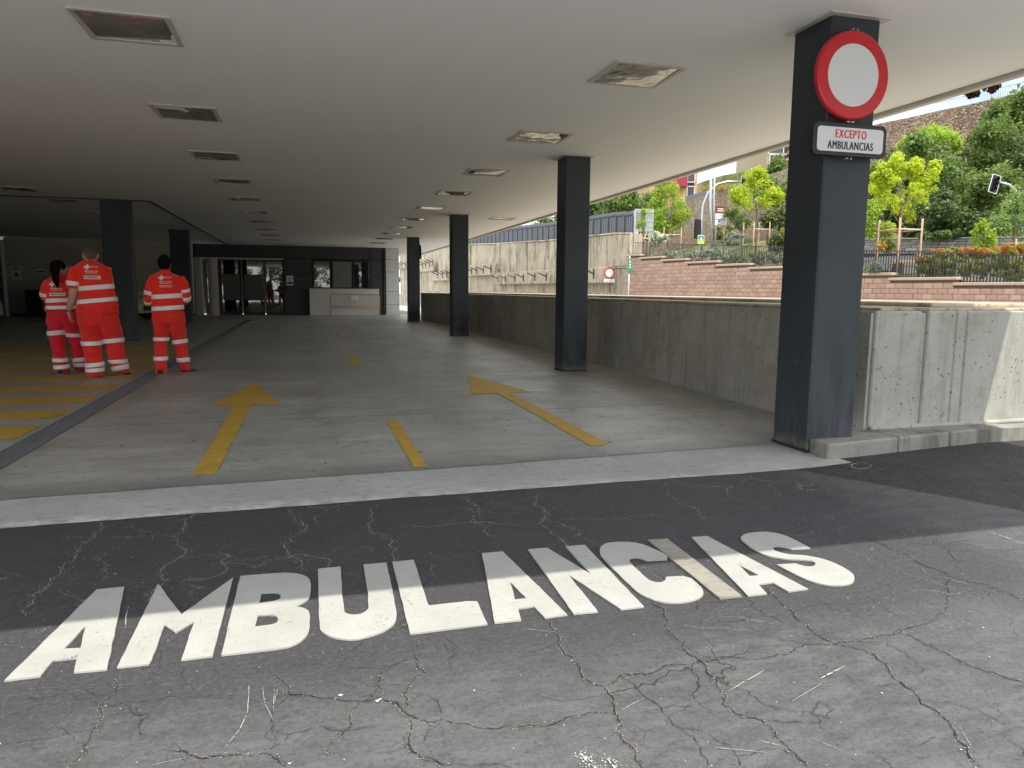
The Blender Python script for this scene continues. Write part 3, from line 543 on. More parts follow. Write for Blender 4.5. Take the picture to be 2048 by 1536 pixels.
# ceiling lights
def make_light(lab, x, y):
    t = thing('ceiling_light', lab, 'ceiling light', (x, y, CE), 'square recessed lights of the canopy ceiling')
    return t
fr = MB(); a, b = .36, .315
for (x0, x1, y0, y1) in ((-a, a, -a, -b), (-a, a, b, a), (-a, -b, -b, b), (b, a, -b, b)): fr.box(x0, x1, y0, y1, -.014, .001)
fm = fr.mesh('light_frame'); fm.materials.append(M['lamp'])
def m_lens():
    n = NT('fixture_lens'); n.p.inputs['IOR'].default_value = 2.2
    c = n.mix(n.ramp(n.noise(1.3, 4), .35, .7), (.17, .165, .15), (.28, .27, .24)); n.bump(n.noise(3.2, 2), .35, .05); return n.fin(c, .07)
M['lens'] = m_lens()
lens = []
for s in range(4):
    pm = MB(); N_ = 8
    vs = [((-b+2*b*i/N_), (-b+2*b*j/N_), -.004-.018*math.sin(math.pi*i/N_)*math.sin(math.pi*j/N_)*(1, -.35, .5, 1.3)[s]+.004*noise.noise((i*.6, j*.6, s*5))) for j in range(N_+1) for i in range(N_+1)]
    pm.add(vs, [(j*9+i, (j+1)*9+i, (j+1)*9+i+1, j*9+i+1) for j in range(N_) for i in range(N_)]); m_ = pm.mesh('light_lens', True); m_.materials.append(M['lens']); lens.append(m_)
ordn = ['nearest', 'second', 'third', 'fourth', 'fifth', 'sixth', 'seventh', 'eighth', 'ninth', 'tenth', 'eleventh']
def lights(x, ylist, row, start=0):
    for i, y in enumerate(ylist):
        t = make_light(f'{ordn[i+start]} ceiling light of the {row}', x, y)
        piece('light_frame', fm, t); o = piece('light_lens', lens[(i*3+int(abs(x)*2)) % 4], t, Matrix.Translation((0, 0, -.002))@Matrix.Rotation(math.radians(random.uniform(-1.6, 1.6)), 4, 'X')@Matrix.Rotation(math.radians(random.uniform(-1.2, 1.2)), 4, 'Y'))
lights(-1.33, [6.84, 9.83, 12.79, 15.65, 18.65, 21.69, 24.65, 27.65, 30.6, 33.5], 'row over the driveway arrows')
lights(3.15, [6.81, 9.85, 12.99, 15.97, 19.04, 22.13, 25.05, 28.06, 30.95, 33.9], 'row along the column line')
lights(5.6, [21.06], 'short row outside the columns')
lights(-5.95, [18.4], 'dark row over the crosswise stripes')
for i, y in enumerate((21.4, 24.5)):
    t = make_light(f'{ordn[i+1]} ceiling light of the dark row over the crosswise stripes', -5.9, y); t.location.z = CE+.098; piece('light_frame', fm, t); piece('light_lens', lens[i], t)

# ================================================================ COLUMNS
def column(label, x0, x1, y0, y1, plate=True, big=False):
    cx, cy = (x0+x1)/2, (y0+y1)/2; t = thing('column', label, 'column', (cx, cy, 0), 'dark square columns carrying the canopy'); hx, hy = (x1-x0)/2, (y1-y0)/2
    mb = MB(); mb.box(-hx, hx, -hy, hy, .0, CE+.002); mb.build('shaft', M['column'], t, bevel=.012)
    mb = MB(); mb.box(-hx-.055, hx+.055, -hy-.055, hy+.055, CE-.008, CE+.001); mb.build('head_plate', M['lamp'], t)
    mb = MB(); mb.box(-hx-.006, hx+.006, -hy-.006, hy+.006, .0, .03); mb.build('base_seal', M['trim_dark'], t, bevel=.002)
    return t
column('nearest dark column, carrying the round red and white sign', 3.895, 4.335, 4.945, 5.40)
column('second dark column, beside the slanted yellow arrow', 3.955, 4.365, 11.02, 11.44)
column('third dark column along the parapet wall', 3.955, 4.42, 20.3, 20.74)
column('fourth dark column, at the far end of the parapet wall', 3.975, 4.44, 29.65, 30.09)
column('dark column behind the walking paramedics', -4.68, -4.06, 19.66, 20.1)
column('dark column between the third paramedic and the entrance', -4.70, -4.07, 28.9, 29.4)
# disc leaning out behind the fourth column
tag(MB().lathe([(0, .0), (.29, 0), (.30, .02), (.29, .04), (0, .04)], axis='x', seg=28).build('round_sign', M['black'], smooth=False, loc=(4.46, 29.86, 2.83)), 'round sign on the fourth column seen edge-on in shade', 'sign')

# signs on the nearest column
sg = thing('no_entry_sign', 'round red-rimmed white no-vehicles sign on the nearest column', 'sign', (4.035, 4.86, 2.94))
ro, ri = .322, .228
mb = MB(); mb.lathe([(ri, -.012), (ri+.004, -.016), (ro-.012, -.016), (ro, -.008), (ro+.004, .02), (ro-.01, .024), (ri, .024)], axis='y', seg=72); mb.build('red_rim', M['red'], sg, smooth=False)
mb = MB(); mb.lathe([(0, -.012), (ri+.002, -.012), (ri+.002, .02), (0, .02)], axis='y', seg=72); mb.build('white_face', M['refl'], sg)
mb = MB()
for z_ in (.333, -.338):
    for x_ in (-.02, .02): mb.lathe([(0, -.006), (.006, -.006), (.006, .03), (0, .03)], (x_, 0, z_), 'y', 10)
mb.build('rivet', M['steel'], sg, kind='stuff')
for z_ in (.155, -.155): mb = MB(); mb.box(-.10, .10, .022, .084, z_-.015, z_+.015); mb.build('bracket', M['steel'], sg)
def rrect(w_, h_, r, n=6):
    P = []
    for cx, cz, a0 in ((w_-r, h_-r, 0), (-w_+r, h_-r, 90), (-w_+r, -h_+r, 180), (w_-r, -h_+r, 270)):
        for k in range(n+1): a = math.radians(a0+90*k/n); P.append((cx+r*math.cos(a), cz+r*math.sin(a)))
    return P
def plate(P, y0, y1):
    n = len(P); m_ = MB(); m_.add([(p[0], y0, p[1]) for p in P]+[(p[0], y1, p[1]) for p in P], [tuple(range(n)), tuple(range(2*n-1, n-1, -1))]+[(i, (i+1) % n, n+(i+1) % n, n+i) for i in range(n)]); return m_
sp_ = thing('text_plate', 'white plate reading EXCEPTO AMBULANCIAS in a black rim below the round sign', 'sign', (4.045, 4.86, 2.465))
plate(rrect(.335, .122, .045), -.012, .03).build('black_rim', M['black'], sp_, bevel=.004); plate(rrect(.300, .090, .028), -.0145, -.010).build('white_face', M['refl'], sp_)
mb = MB(); text_xz(mb, 'EXCEPTO', (.0, -.0160, .042), .278, .062, .012, space=1.18); mb.build('red_lettering', M['redink'], sp_)
mb = MB(); text_xz(mb, 'AMBULANCIAS', (.0, -.0160, -.042), .412, .060, .012, space=1.15); mb.build('black_lettering', M['blackink'], sp_)
mb = MB()
for z_ in (.135, -.135):
    for x_ in (-.02, .02): mb.lathe([(0, -.010), (.006, -.010), (.006, .02), (0, .02)], (x_, 0, z_), 'y', 10)
mb.build('rivet', M['steel'], sp_, kind='stuff'); mb = MB(); mb.box(-.1, .1, .028, .084, -.05, .05); mb.build('bracket', M['steel'], sp_)

# ================================================================ BUILDING FRONT
FY = 37.9
b_ = thing('entrance_building', 'dark panelled hospital entrance front with glass doors at the back of the driveway', 'building', (0, FY, 0))
mb = MB(); mb.box(-1.08, 4.6, .06, 9, 0, 3.402); mb.box(-5.1, -1.08, .06, 9, 2.75, 3.402); mb.box(-5.1, -1.08, 3.5, 9, 0, 2.75); mb.box(-13.6, -5.1, .3, 9, 0, 3.402); mb.build('wall_core', M['trim_dark'], b_)
mb = MB(); mb.box(-13.6, 4.6, .0, 10, 4.05, 9.5); mb.build('upper_storeys', M['white_clad'], b_)
def clad(x0, x1, z0, z1, m_='clad', y=0.0, g=.012):
    mb = MB(); mb.box(x0+g, x1-g, y, y+.05, z0+g, z1-g); return mb.build('cladding_panel', M[m_], b_, bevel=.004)
xs = [-5.1, -3.75, -2.4, -1.05, .30, 1.73, 3.13, 3.74]
for a_, c_ in zip(xs, xs[1:]): clad(a_, c_, 2.79, 3.40)
for z0, z1 in ((0, 1.30), (1.30, 1.97), (1.97, 2.79)):
    clad(-1.05, .30, z0, z1); clad(3.13, 3.74, z0, z1)
clad(.30, 1.73, 0, 1.33); clad(1.73, 3.13, 0, 1.33)
zz = [.06, .54, 1.21, 2.2, 2.83, 3.40]
for z0, z1 in zip(zz, zz[1:]): clad(3.93, 4.62, z0, z1, 'white_clad', .02, .008)
mb = MB(); mb.box(3.90, 4.66, -.03, .3, 0, .06); mb.build('plinth', M['white_clad'], b_, bevel=.01)
mb = MB(); mb.tube([(3.84, -.03, 3.4), (3.84, -.03, .35), (3.80, -.10, .06)], .04, 12); mb.build('downpipe', M['clad'], b_, smooth=True)
mb = MB(); mb.box(-5.1, -1.05, -.03, .06, 2.735, 2.775); mb.build('door_head_trim', M['lamp'], b_)
# windows
win = [(.33, 1.19), (1.25, 2.27), (2.31, 3.13)]
for i, (a_, c_) in enumerate(win):
    mb = MB(); z0, z1 = 1.34, 2.72; f_ = .05
    for q in ((a_, c_, z0, z0+f_), (a_, c_, z1-f_, z1), (a_, a_+f_, z0+f_, z1-f_), (c_-f_, c_, z0+f_, z1-f_)): mb.box(q[0], q[1], -.02 if i != 1 else -.05, .05, q[2], q[3])
    w_ = mb.build('window', M['black'], b_); mb = MB(); mb.box(a_+f_, c_-f_, .012 if i != 1 else -.02, .03, z0+f_, z1-f_); mb.build('pane', M['panelgrey'] if i == 1 else M['glass'], w_)
# glass doors
for i, (a_, c_, fz) in enumerate(((-3.97, -3.03, 1), (-2.99, -1.98, 1), (-1.93, -1.08, 0))):
    mb = MB(); z0, z1 = .03, 2.70; f_ = .045
    for q in ((a_, c_, z0, z0+.09), (a_, c_, z1-f_, z1), (a_, a_+f_, z0+.09, z1-f_), (c_-f_, c_, z0+.09, z1-f_)): mb.box(q[0], q[1], 0, .06, q[2], q[3])
    d_ = mb.build('glass_door', M['black'], b_); mb = MB(); mb.box(a_+f_, c_-f_, .02, .035, z0+.09, z1-f_); mb.build('pane', M['glass'], d_)
    if fz: mb = MB(); mb.box(a_+.09, c_-.07, .012, .0185, .72, 1.98); mb.build('frosted_film', M['frost'], d_)
    else: mb = MB(); mb.box(a_+f_, c_-f_, .0, .015, 1.18, 1.25); mb.build('push_bar', M['black'], d_)
mb = MB(); mb.box(-4.05, -3.985, -.02, .08, 0, 2.735); mb.build('door_jamb', M['black'], b_)
tag(MB().lathe([(0, 0), (.225, 0), (.225, 2.74), (0, 2.74)], seg=28).build('round_pillar', M['cream'], smooth=False, loc=(-4.27, FY-.35, .005)), 'pale round pillar left of the entrance doors', 'column')
mb = MB(); mb.box(-5.12, -4.80, -.1, .2, 0, 2.74); mb.build('pale_pier', M['cream'], b_, bevel=.01)
mb = MB(); mb.box(-4.79, -4.05, .9, .95, 0, 2.7); mb.build('side_glazing', M['glass'], b_)
ws = thing('wall_sign', 'small white no-smoking style notice on the dark cladding', 'sign', (-.77, FY-.012, 1.71))
mb = MB(); mb.box(-.16, .16, -.006, .006, -.235, .235); mb.build('board', M['white'], ws); mb = MB(); mb.lathe([(.075, -.009), (.098, -.009), (.098, -.0065), (.075, -.0065)], (0, 0, .08), 'y', 28); mb.box(-.05, .05, -.009, -.0065, .065, .095); mb.build('ring_symbol', M['blackink'], ws)
mb = MB(); mb.box(-.13, .13, -.009, -.0065, -.17, -.07); mb.build('dark_caption', M['clad'], ws)
ct = thing('white_counter', 'long white panelled box below the windows behind the barrier', 'counter', (1.84, FY-.55, .009))
mb = MB(); mb.box(-1.70, 1.68, 0, .5, 0, 1.30); mb.build('body', M['white_clad'], ct, bevel=.01)
mb = MB(); mb.box(-1.71, 1.69, -.012, .5, 1.302, 1.322); mb.build('top', M['white_clad'], ct, bevel=.004)
br = thing('crowd_barrier', 'ochre tubular crowd barrier leaning against the white counter', 'barrier', (2.33, FY-.72, .009))
mb = MB(); W_, H_ = 1.18, 1.06
mb.tube([(-W_, 0, 0), (-W_, 0, H_-.12), (-W_+.035, 0, H_-.035), (-W_+.12, 0, H_), (W_-.12, 0, H_), (W_-.035, 0, H_-.035), (W_, 0, H_-.12), (W_, 0, 0)], .028, 10); mb.tube([(-W_, 0, .43), (W_, 0, .43)], .024, 8); mb.build('frame', M['yel_metal'], br, smooth=True)
for i in range(13):
    x_ = -W_+.165*(i+1)+.01; mb = MB(); mb.tube([(x_, 0, .43), (x_, 0, H_)], .009, 6); mb.build('bar', M['lamp'], br, smooth=True)
mb = MB(); mb.box(-.19, .15, -.035, -.02, .76, .97); mb.build('notice', M['white'], br)
mb = MB(); text_xz(mb, 'AVISO', (-.06, -.037, .88), .15, .04); mb.build('notice_text', M['blackink'], br)
# far wall on the left, with posters
lw = thing('service_wall', 'pale plain wall with pinned notices at the dark back of the driveway', 'wall', (-9, 37.3, 0))
mb = MB(); mb.box(-3.75, 3.88, 0, .3, .12, 3.48); mb.build('wall_face', M['cream'], lw); mb = MB(); mb.box(-3.75, 3.88, -.02, .3, 0, .12); mb.build('skirting', M['clad'], lw)
def notice(lab, x, z, w_, h_, grp=None, icon=True):
    t = thing('notice', lab, 'notice', (x, 37.292, z)); mb = MB(); mb.box(-w_/2, w_/2, -.004, .004, -h_/2, h_/2); mb.build('sheet', M['white'], t)
    mb = MB()
    if icon: mb.box(-.07, .07, -.006, -.0045, -.12, -.02); mb.box(-.03, .03, -.006, -.0045, -.018, .07); mb.box(-.15, .15, -.006, -.0045, .2, .24)
    else: mb.box(-w_*.4, w_*.4, -.006, -.0045, -.03, .03)
    mb.build('print', M['clad'], t)
notice('portrait notice with a dark figure on the pale back wall', -12.36, 1.88, .41, .62); notice('small landscape notice beside the woman on the pale back wall', -11.4, 1.98, .40, .20, None, False)
sw = thing('side_wall', 'dark side wall closing the left of the driveway', 'wall', (-13.1, 20, 0))
mb = MB(); mb.box(-.6, .0, -14, 17.6, 0, 3.42); mb.build('wall_face', M['clad'], sw); mb = MB(); mb.box(0, .25, 16.6, 17.2, 0, 3.5); mb.build('pier', M['clad'], sw)
nt_ = thing('notice', 'notice on the dark pier at the left edge of the photo', 'notice', (-12.95, 36.59, 1.73)); mb = MB(); mb.box(-.05, .08, -.004, .004, -.26, .26); mb.build('sheet', M['white'], nt_)
tag(MB().box(-.4, .4, -.2, .2, 0, 1.1).box(-.42, .42, -.22, .2, 1.1, 1.16).build('waste_bin', M['clad'], bevel=.01, loc=(-11.5, 36.9, .009)), 'dark low cabinet standing against the pale back wall', 'cabinet')
# ================================================================ PEOPLE
def cr(a, b, c, d, t): return .5*((2*b)+(-a+c)*t+(2*a-5*b+4*c-d)*t*t+(-a+3*b-3*c+d)*t**3)
class Chain:      # stations: (centre Vector, rx, ry); rings horizontal or perpendicular to the path
    def __init__(s, st, flat=True): s.st = st; s.flat = flat
    def at(s, u):
        st = s.st; n = len(st); u = max(0, min(n-1-1e-6, u)); i = int(u); t = u-i
        g = lambda k: st[max(0, min(n-1, k))]
        P = [g(i-1), g(i), g(i+1), g(i+2)]
        c = Vector([cr(*[p[0][k] for p in P], t) for k in range(3)]); return c, cr(*[p[1] for p in P], t), cr(*[p[2] for p in P], t)
    def ring(s, u, seg=24, grow=0.0, slope=0.0, fold=0.0):
        c, rx, ry = s.at(u)
        if s.flat: X, Y = Vector((1, 0, 0)), Vector((0, 1, 0))
        else:
            c0 = s.at(u-.15)[0]; c1 = s.at(u+.15)[0]; t = (c1-c0).normalized(); X = Vector((0, 1, 0)).cross(t)
            if X.length < .3: X = Vector((1, 0, 0))
            X.normalize(); Y = t.cross(X)
        R = []
        for k in range(seg):
            a = 2*math.pi*k/seg; ca, sa = math.cos(a), math.sin(a)
            p = c+X*(ca*(rx+grow))+Y*(sa*(ry+grow))+Vector((0, 0, slope*ca*rx)); R.append(p)
        return R
    def mesh(s, mb, step=.5, u0=0, u1=None, seg=24, grow=0.0, caps=True, slope=0.0):
        u1 = len(s.st)-1 if u1 is None else u1; n = max(2, int(round((u1-u0)/step))+1)
        rings = [s.ring(u0+(u1-u0)*i/(n-1), seg, grow, slope) for i in range(n)]
        vs = [v for R in rings for v in R]; fs = [(i*seg+k, i*seg+(k+1) % seg, (i+1)*seg+(k+1) % seg, (i+1)*seg+k) for i in range(n-1) for k in range(seg)]
        if caps: fs += [tuple(range(seg-1, -1, -1)), tuple((n-1)*seg+k for k in range(seg))]
        mb.add(vs, fs)
def fuse(mb, name, mat_, parent, voxel, folds=0.0, smooth_it=4, origin=Vector()):
    me = bpy.data.meshes.new('tmp'); me.from_pydata([tuple(Vector(v)-origin) for v in mb.v], [], mb.f)
    bm = bmesh.new(); bm.from_mesh(me); bmesh.ops.recalc_face_normals(bm, faces=bm.faces); bm.to_mesh(me); bm.free()
    o = bpy.data.objects.new('tmp', me); sc.collection.objects.link(o)
    md = o.modifiers.new('r', 'REMESH'); md.mode = 'VOXEL'; md.voxel_size = voxel; ms = o.modifiers.new('s', 'SMOOTH'); ms.iterations = smooth_it; ms.factor = .5
    m2 = bpy.data.meshes.new_from_object(o.evaluated_get(bpy.context.evaluated_depsgraph_get())); bpy.data.objects.remove(o)
    m2.name = name
    if folds:
        nv = len(m2.vertices); co = np.empty(nv*3); m2.vertices.foreach_get('co', co); co = co.reshape(-1, 3)
        no = np.array([v.normal[:] for v in m2.vertices]); d = np.array([noise.noise((c[0]*7+c[2]*3, c[1]*7, c[2]*13))+.6*noise.noise((c[0]*16, c[1]*16, c[2]*22+5)) for c in co])
        co += no*(d*folds)[:, None]; m2.vertices.foreach_set('co', co.ravel())
    m2.polygons.foreach_set('use_smooth', [True]*len(m2.polygons)); m2.materials.clear(); m2.materials.append(mat_)
    r = bpy.data.objects.new(name, m2); sc.collection.objects.link(r); r.parent = parent; return r
def cloth(name, c0, c1): 
    n = NT(name); c = n.mix(n.ramp(n.noise(9, 5, .6), .3, .7), c0, c1); n.bump(n.noise(22, 5, .6), .3, .01); n.p.inputs['Sheen Weight'].default_value = .3; return n.fin(c, .75, spec=.3)
M['cloth'] = cloth('hi_vis_red_cloth', (.90, .022, .010), (.95, .032, .014)); M['trouser'] = cloth('red_trouser_cloth', (.80, .020, .014), (.86, .032, .02)); M['crimson'] = cloth('crimson_cloth', (.66, .008, .028), (.76, .012, .036))
M['band'] = plain('reflective_tape', (.86, .87, .88), .35, var=.05, scale=30, bump=.3); M['skin'] = plain('skin', (.52, .31, .22), .5, var=.06, scale=8); M['hair'] = plain('black_hair', (.006, .005, .005), .8, spec=.1, var=.3, scale=60, bump=.5)
M['brown_hair'] = plain('short_brown_hair', (.11, .07, .055), .7, var=.3, scale=90, bump=.6); M['shoe'] = plain('black_shoe', (.012, .012, .013), .45); M['sole'] = plain('grey_sole', (.25, .25, .25), .7); M['eye'] = plain('eye_white', (.7, .7, .68), .3)
M['patch'] = plain('badge_white', (.78, .78, .76), .6, var=.03)

def person(label, sp):
    Y0 = sp['Y']; D0 = (Vector((sp['X'], Y0, 1))-CAM).dot(Fv); s = D0/(FPX*5.297)       # metres per measured pixel
    def W(zx, zy, dy=0.0): P = ony(70+zx/5.297, 480+zy/5.297, Y0+dy); return P
    root = bpy.data.objects.new('person', None); org = Vector((sp['X'], Y0, .0085))
    def CH(lst, ratio=.62, flat=True, k=1.0): return Chain([(W(q[0], q[1], q[3] if len(q) > 3 else 0), q[2]*s*k, q[2]*s*(q[4] if len(q) > 4 else ratio)*k) for q in lst], flat)
    torso = CH(sp['torso'], .58); hips = CH(sp['hips'], .62); legs = [CH(l, 1.02) for l in sp['legs']]; arms = [CH(a, 1.0, False) for a in sp['arms']]
    # body: one continuous skin surface
    mb = MB()
    CH(sp['torso'], .58, True, .86).mesh(mb); CH(sp['hips'], .62, True, .86).mesh(mb)
    for l in sp['legs']: CH(l, 1.0, True, .72).mesh(mb, seg=16)
    for a in sp['arms']: CH(a, 1.0, False, .78).mesh(mb, seg=14)
    for f in sp.get('forearms', []): CH(f, 1.0, False).mesh(mb, seg=14)
    h = W(*sp['head'][:2], sp['head'][4]); hr = sp['head'][2]*s; hz = sp['head'][3]*s; hy = hr*1.22; fx = sp.get('face', 0.0)
    fd = Vector((math.sin(fx), math.cos(fx), 0)); sd_ = Vector((fd.y, -fd.x, 0))
    mb.ell(h, (hr, hy, hz*.86)); mb.ell(h+fd*hy*.42-Vector((0, 0, hz*.52)), (hr*.62, hr*.62, hz*.45)); mb.ell(h+fd*hy*1.0-Vector((0, 0, hz*.12)), (hr*.16, hr*.22, hz*.22))
    for q in (-1, 1): mb.ell(h+sd_*q*hr*.98-Vector((0, 0, hz*.12)), (hr*.13, hr*.24, hz*.25), 10, 8)
    nb = W(*sp['neck'][:2]); mb.tube([nb-Vector((0, 0, .06)), nb+Vector((0, .02, .02)), h-Vector((0, 0, hz*.4))], [sp['neck'][2]*s*1.15, sp['neck'][2]*s, sp['neck'][2]*s*.98], 16)
    for hd in sp['hands']:
        (hx, hyy, hdy), dirv, side = hd; c = W(hx, hyy, hdy); d = Vector(dirv).normalized(); n_ = Vector((1, 0, 0)) if abs(d.x) < .7 else Vector((0, 0, 1)); t_ = d.cross(n_).normalized(); L_ = .085
        mb.obox(c+d*L_*.5, d*L_*.5, t_*.041, n_*.015)
        for k, (fl, off) in enumerate(((.070, -.031), (.080, -.010), (.075, .011), (.058, .031))):
            b0 = c+d*L_*.9+t_*off; curl = n_*side; mb.tube([b0, b0+d*fl*.45+curl*.006, b0+d*fl*.8+curl*.022, b0+d*fl*.98+curl*.040], [.0105, .0098, .009, .0075], 8)
        b0 = c+d*L_*.25-t_*.036; mb.tube([b0, b0-t_*.03+d*.025, b0-t_*.042+d*.058+n_*side*.012], [.0125, .0110, .0085], 8)
    body = fuse(mb, 'person', M['skin'], None, .0085, 0, 3, org); body.location = org
    tag(body, label, 'person', 'paramedics walking away'); root = body
    # shirt
    mb = MB(); torso.mesh(mb)
    for a, ce in zip(sp['arms'], sp['sleeve']): ch = CH(a, 1.0, False); ch.mesh(mb, .25, 0, ce, seg=16)
    mb.tube([nb-Vector((0, 0, .05)), nb+Vector((0, .01, .022))], [sp['neck'][2]*s*1.5, sp['neck'][2]*s*1.22], 20)
    fuse(mb, 'shirt', M['cloth'], root, .011, .011, 3, org)
    mb = MB(); hips.mesh(mb)
    for l in legs: l.mesh(mb, .3, seg=20)
    fuse(mb, 'trousers', M[sp.get('tm', 'trouser')], root, .012, .015, 3, org)
    def band(ch, u0, u1, slope=0.0, flat=True, n=4, grow=.011):
        mb = MB(); seg = 32; R = [ch.ring(u0+(u1-u0)*i/n, seg, grow, slope) for i in range(n+1)]; R2 = [ch.ring(u0, seg, grow-.012, slope)]+R+[ch.ring(u1, seg, grow-.012, slope)]
        vs = [v-org for r in R2 for v in r]; m_ = len(R2); fs = [(i*seg+k, i*seg+(k+1) % seg, (i+1)*seg+(k+1) % seg, (i+1)*seg+k) for i in range(m_-1) for k in range(seg)]
        mb.add(vs, fs); return mb.build('reflective_band', M['band'], root, smooth=True)
    def uy(lst, y):      # chain parameter at measured height y
        for i in range(len(lst)-1):
            if lst[i][1] <= y <= lst[i+1][1]: return i+(y-lst[i][1])/(lst[i+1][1]-lst[i][1])
        return 0 if y < lst[0][1] else len(lst)-1
    for y0, y1, sl in sp['tbands']: band(torso if y1 <= sp['torso'][-1][1]+8 else hips, uy(sp['torso'], y0), uy(sp['torso'], y1), sl)
    ub_ = uy(sp['torso'], sp['torso'][-1][1]-4); bl = band(torso, ub_-.03, ub_+.03, 0, grow=.006); bl.name = 'belt'; bl.data.materials[0] = M['blackink']
    for i, y0, y1, sl in sp['lbands']: band(legs[i], uy(sp['legs'][i], y0), uy(sp['legs'][i], y1), sl, grow=.019)
    for i, u0, u1 in sp['abands']: band(arms[i], u0, u1, grow=.008)
    for (fx_, fy_, fdy, ang, tilt) in sp['feet']:
        c = W(fx_, fy_, fdy); c.z = max(c.z, .0085+.03) if not tilt else c.z
        m_ = MB(); prof = [(-.13, .034, .05), (-.10, .042, .075), (-.04, .042, .085), (.03, .046, .065), (.09, .050, .045), (.14, .044, .035), (.165, .025, .022)]
        Rm = Matrix.Rotation(-ang, 3, 'Z')@Matrix.Rotation(-tilt, 3, 'X'); vs = []
        for (yy, wx, hh) in prof:
            for k in range(12): a = 2*math.pi*k/12; vs.append(Rm@Vector((wx*math.cos(a), yy+.04, max(-.022, (math.sin(a))*hh*.6+hh*.25)))+c-org)
        fs = [(i*12+k, i*12+(k+1) % 12, (i+1)*12+(k+1) % 12, (i+1)*12+k) for i in range(6) for k in range(12)]+[tuple(range(11, -1, -1)), tuple(72+k for k in range(12))]
        m_.add(vs, fs); sh = m_.build('shoe', M['shoe'], root, smooth=True)
        m_ = MB(); vs = []
        for zz in (-.030, -.016):
            for (yy, wx, hh) in prof: vs.append(Rm@Vector((wx*1.04, yy+.04, zz))+c-org)
            for (yy, wx, hh) in reversed(prof): vs.append(Rm@Vector((-wx*1.04, yy+.04, zz))+c-org)
        m_.add(vs, [tuple(range(13, -1, -1)), tuple(range(14, 28))]+[(i, (i+1) % 14, 14+(i+1) % 14, 14+i) for i in range(14)]); m_.build('sole', M['sole'], sh)
    # hair
    mb = MB(); hc = M['hair'] if sp['hair'] != 'short' else M['brown_hair']
    if sp['hair'] == 'short': mb.ell(h-fd*hy*.05+Vector((0, 0, hz*.06)), (hr*1.03, hy*1.0, hz*.86))
    else: mb.ell(h-fd*hy*.10+Vector((0, 0, hz*.10)), (hr*1.10, hy*1.06, hz*.93)); mb.ell(h-fd*hy*.35-Vector((0, 0, hz*.25)), (hr*.92, hy*.72, hz*.62))
    if sp['hair'] == 'tail': mb.tube([W(q[0], q[1], q[3]) for q in sp['tail']], [q[2]*s for q in sp['tail']], 12)
    hair = fuse(mb, 'hair', hc, root, .011, .006, 2, org)
    if sp['hair'] == 'tail': pass
    m_ = MB()
    for q in (-1, 1): m_.ell(h+fd*hy*.93+sd_*q*hr*.36+Vector((0, 0, hz*.02))-org, (hr*.12, hr*.10, hz*.06), 10, 6)
    m_.build('eyes', M['eye'], root, smooth=True); m_ = MB(); m_.ell(h+fd*(hy*.42+hr*.58)-Vector((0, 0, hz*.50))-org, (hr*.26, hr*.10, hz*.04), 10, 6); m_.build('mouth', M['redink'], root, smooth=True)
    # print on the back, following the curve of the shirt
    def onback(vs, cx, cy, tilt=0.0, lift=.010):
        o_ = []
        for v in vs:
            zx = cx+v.x/s; zy = cy-v.y/s+tilt*v.x/s; u = uy(sp['torso'], zy); c, rx, ry = torso.at(u); P = W(zx, zy); k = max(-.95, min(.95, (P.x-c.x)/rx)); o_.append(Vector((P.x, c.y-ry*math.sqrt(1-k*k)-lift, P.z))-org)
        return o_
    pr = MB(); dk = MB(); cx, cy, tl = sp['print']; mono = lambda t, w, h, bold=.01: text_geo(t, w, h, bold)
    for q in ((-.055, 0),):
        a = .024; pts = [(-a*1.9, -a*.55), (-a*.6, -a*.55), (-a*.6, -a*1.6), (a*.6, -a*1.6), (a*.6, -a*.55), (a*1.9, -a*.55), (a*1.9, a*.55), (a*.6, a*.55), (a*.6, a*1.6), (-a*.6, a*1.6), (-a*.6, a*.55), (-a*1.9, a*.55)]
        vs = [Vector((p[0]-.045, p[1], 0)) for p in pts]; pr.add(onback(vs, cx, cy, tl), [(0, 1, 10, 11), (1, 2, 3, 4), (1, 4, 7, 10), (4, 5, 6, 7), (10, 7, 8, 9)])
    vs, fs = mono('Sacyl', .090, .030, .004); pr.add(onback([v+Vector((.060, .004, 0)) for v in vs], cx, cy, tl), fs)
    vs, fs = mono('EMERGENCIAS', .19, .016); pr.add(onback([v+Vector((.02, -.062, 0)) for v in vs], cx, cy, tl), fs)
    vs, fs = mono('SANITARIAS', .165, .016); pr.add(onback([v+Vector((.02, -.085, 0)) for v in vs], cx, cy, tl), fs)
    role, boxed, ry_ = sp['role']; vs, fs = mono(role, .205 if len(role) > 7 else .19, .034 if not boxed else .028, .012)
    if boxed:
        g = [Vector((-.118+.236*i/6+.03, ry_+(.024 if j else -.024), 0)) for j in (0, 1) for i in range(7)]; pr.add(onback(g, cx, cy, tl), [(i, i+1, 8+i, 7+i) for i in range(6)])
        dk.add(onback([v+Vector((.03, ry_, 0)) for v in vs], cx, cy, tl, .013), fs)
    else: pr.add(onback([v+Vector((.02, ry_, 0)) for v in vs], cx, cy, tl), fs)
    pr.build('back_print', M['patch'], root)
    if dk.v: dk.build('name_lettering', M['blackink'], root)
    if sp.get('watch'): c = W(*sp['watch']); m_ = MB(); m_.lathe([(.030, -.014), (.036, -.014), (.036, .014), (.030, .014)], c-org, 'z', 20); m_.build('wristwatch', M['black'], root)
    return root
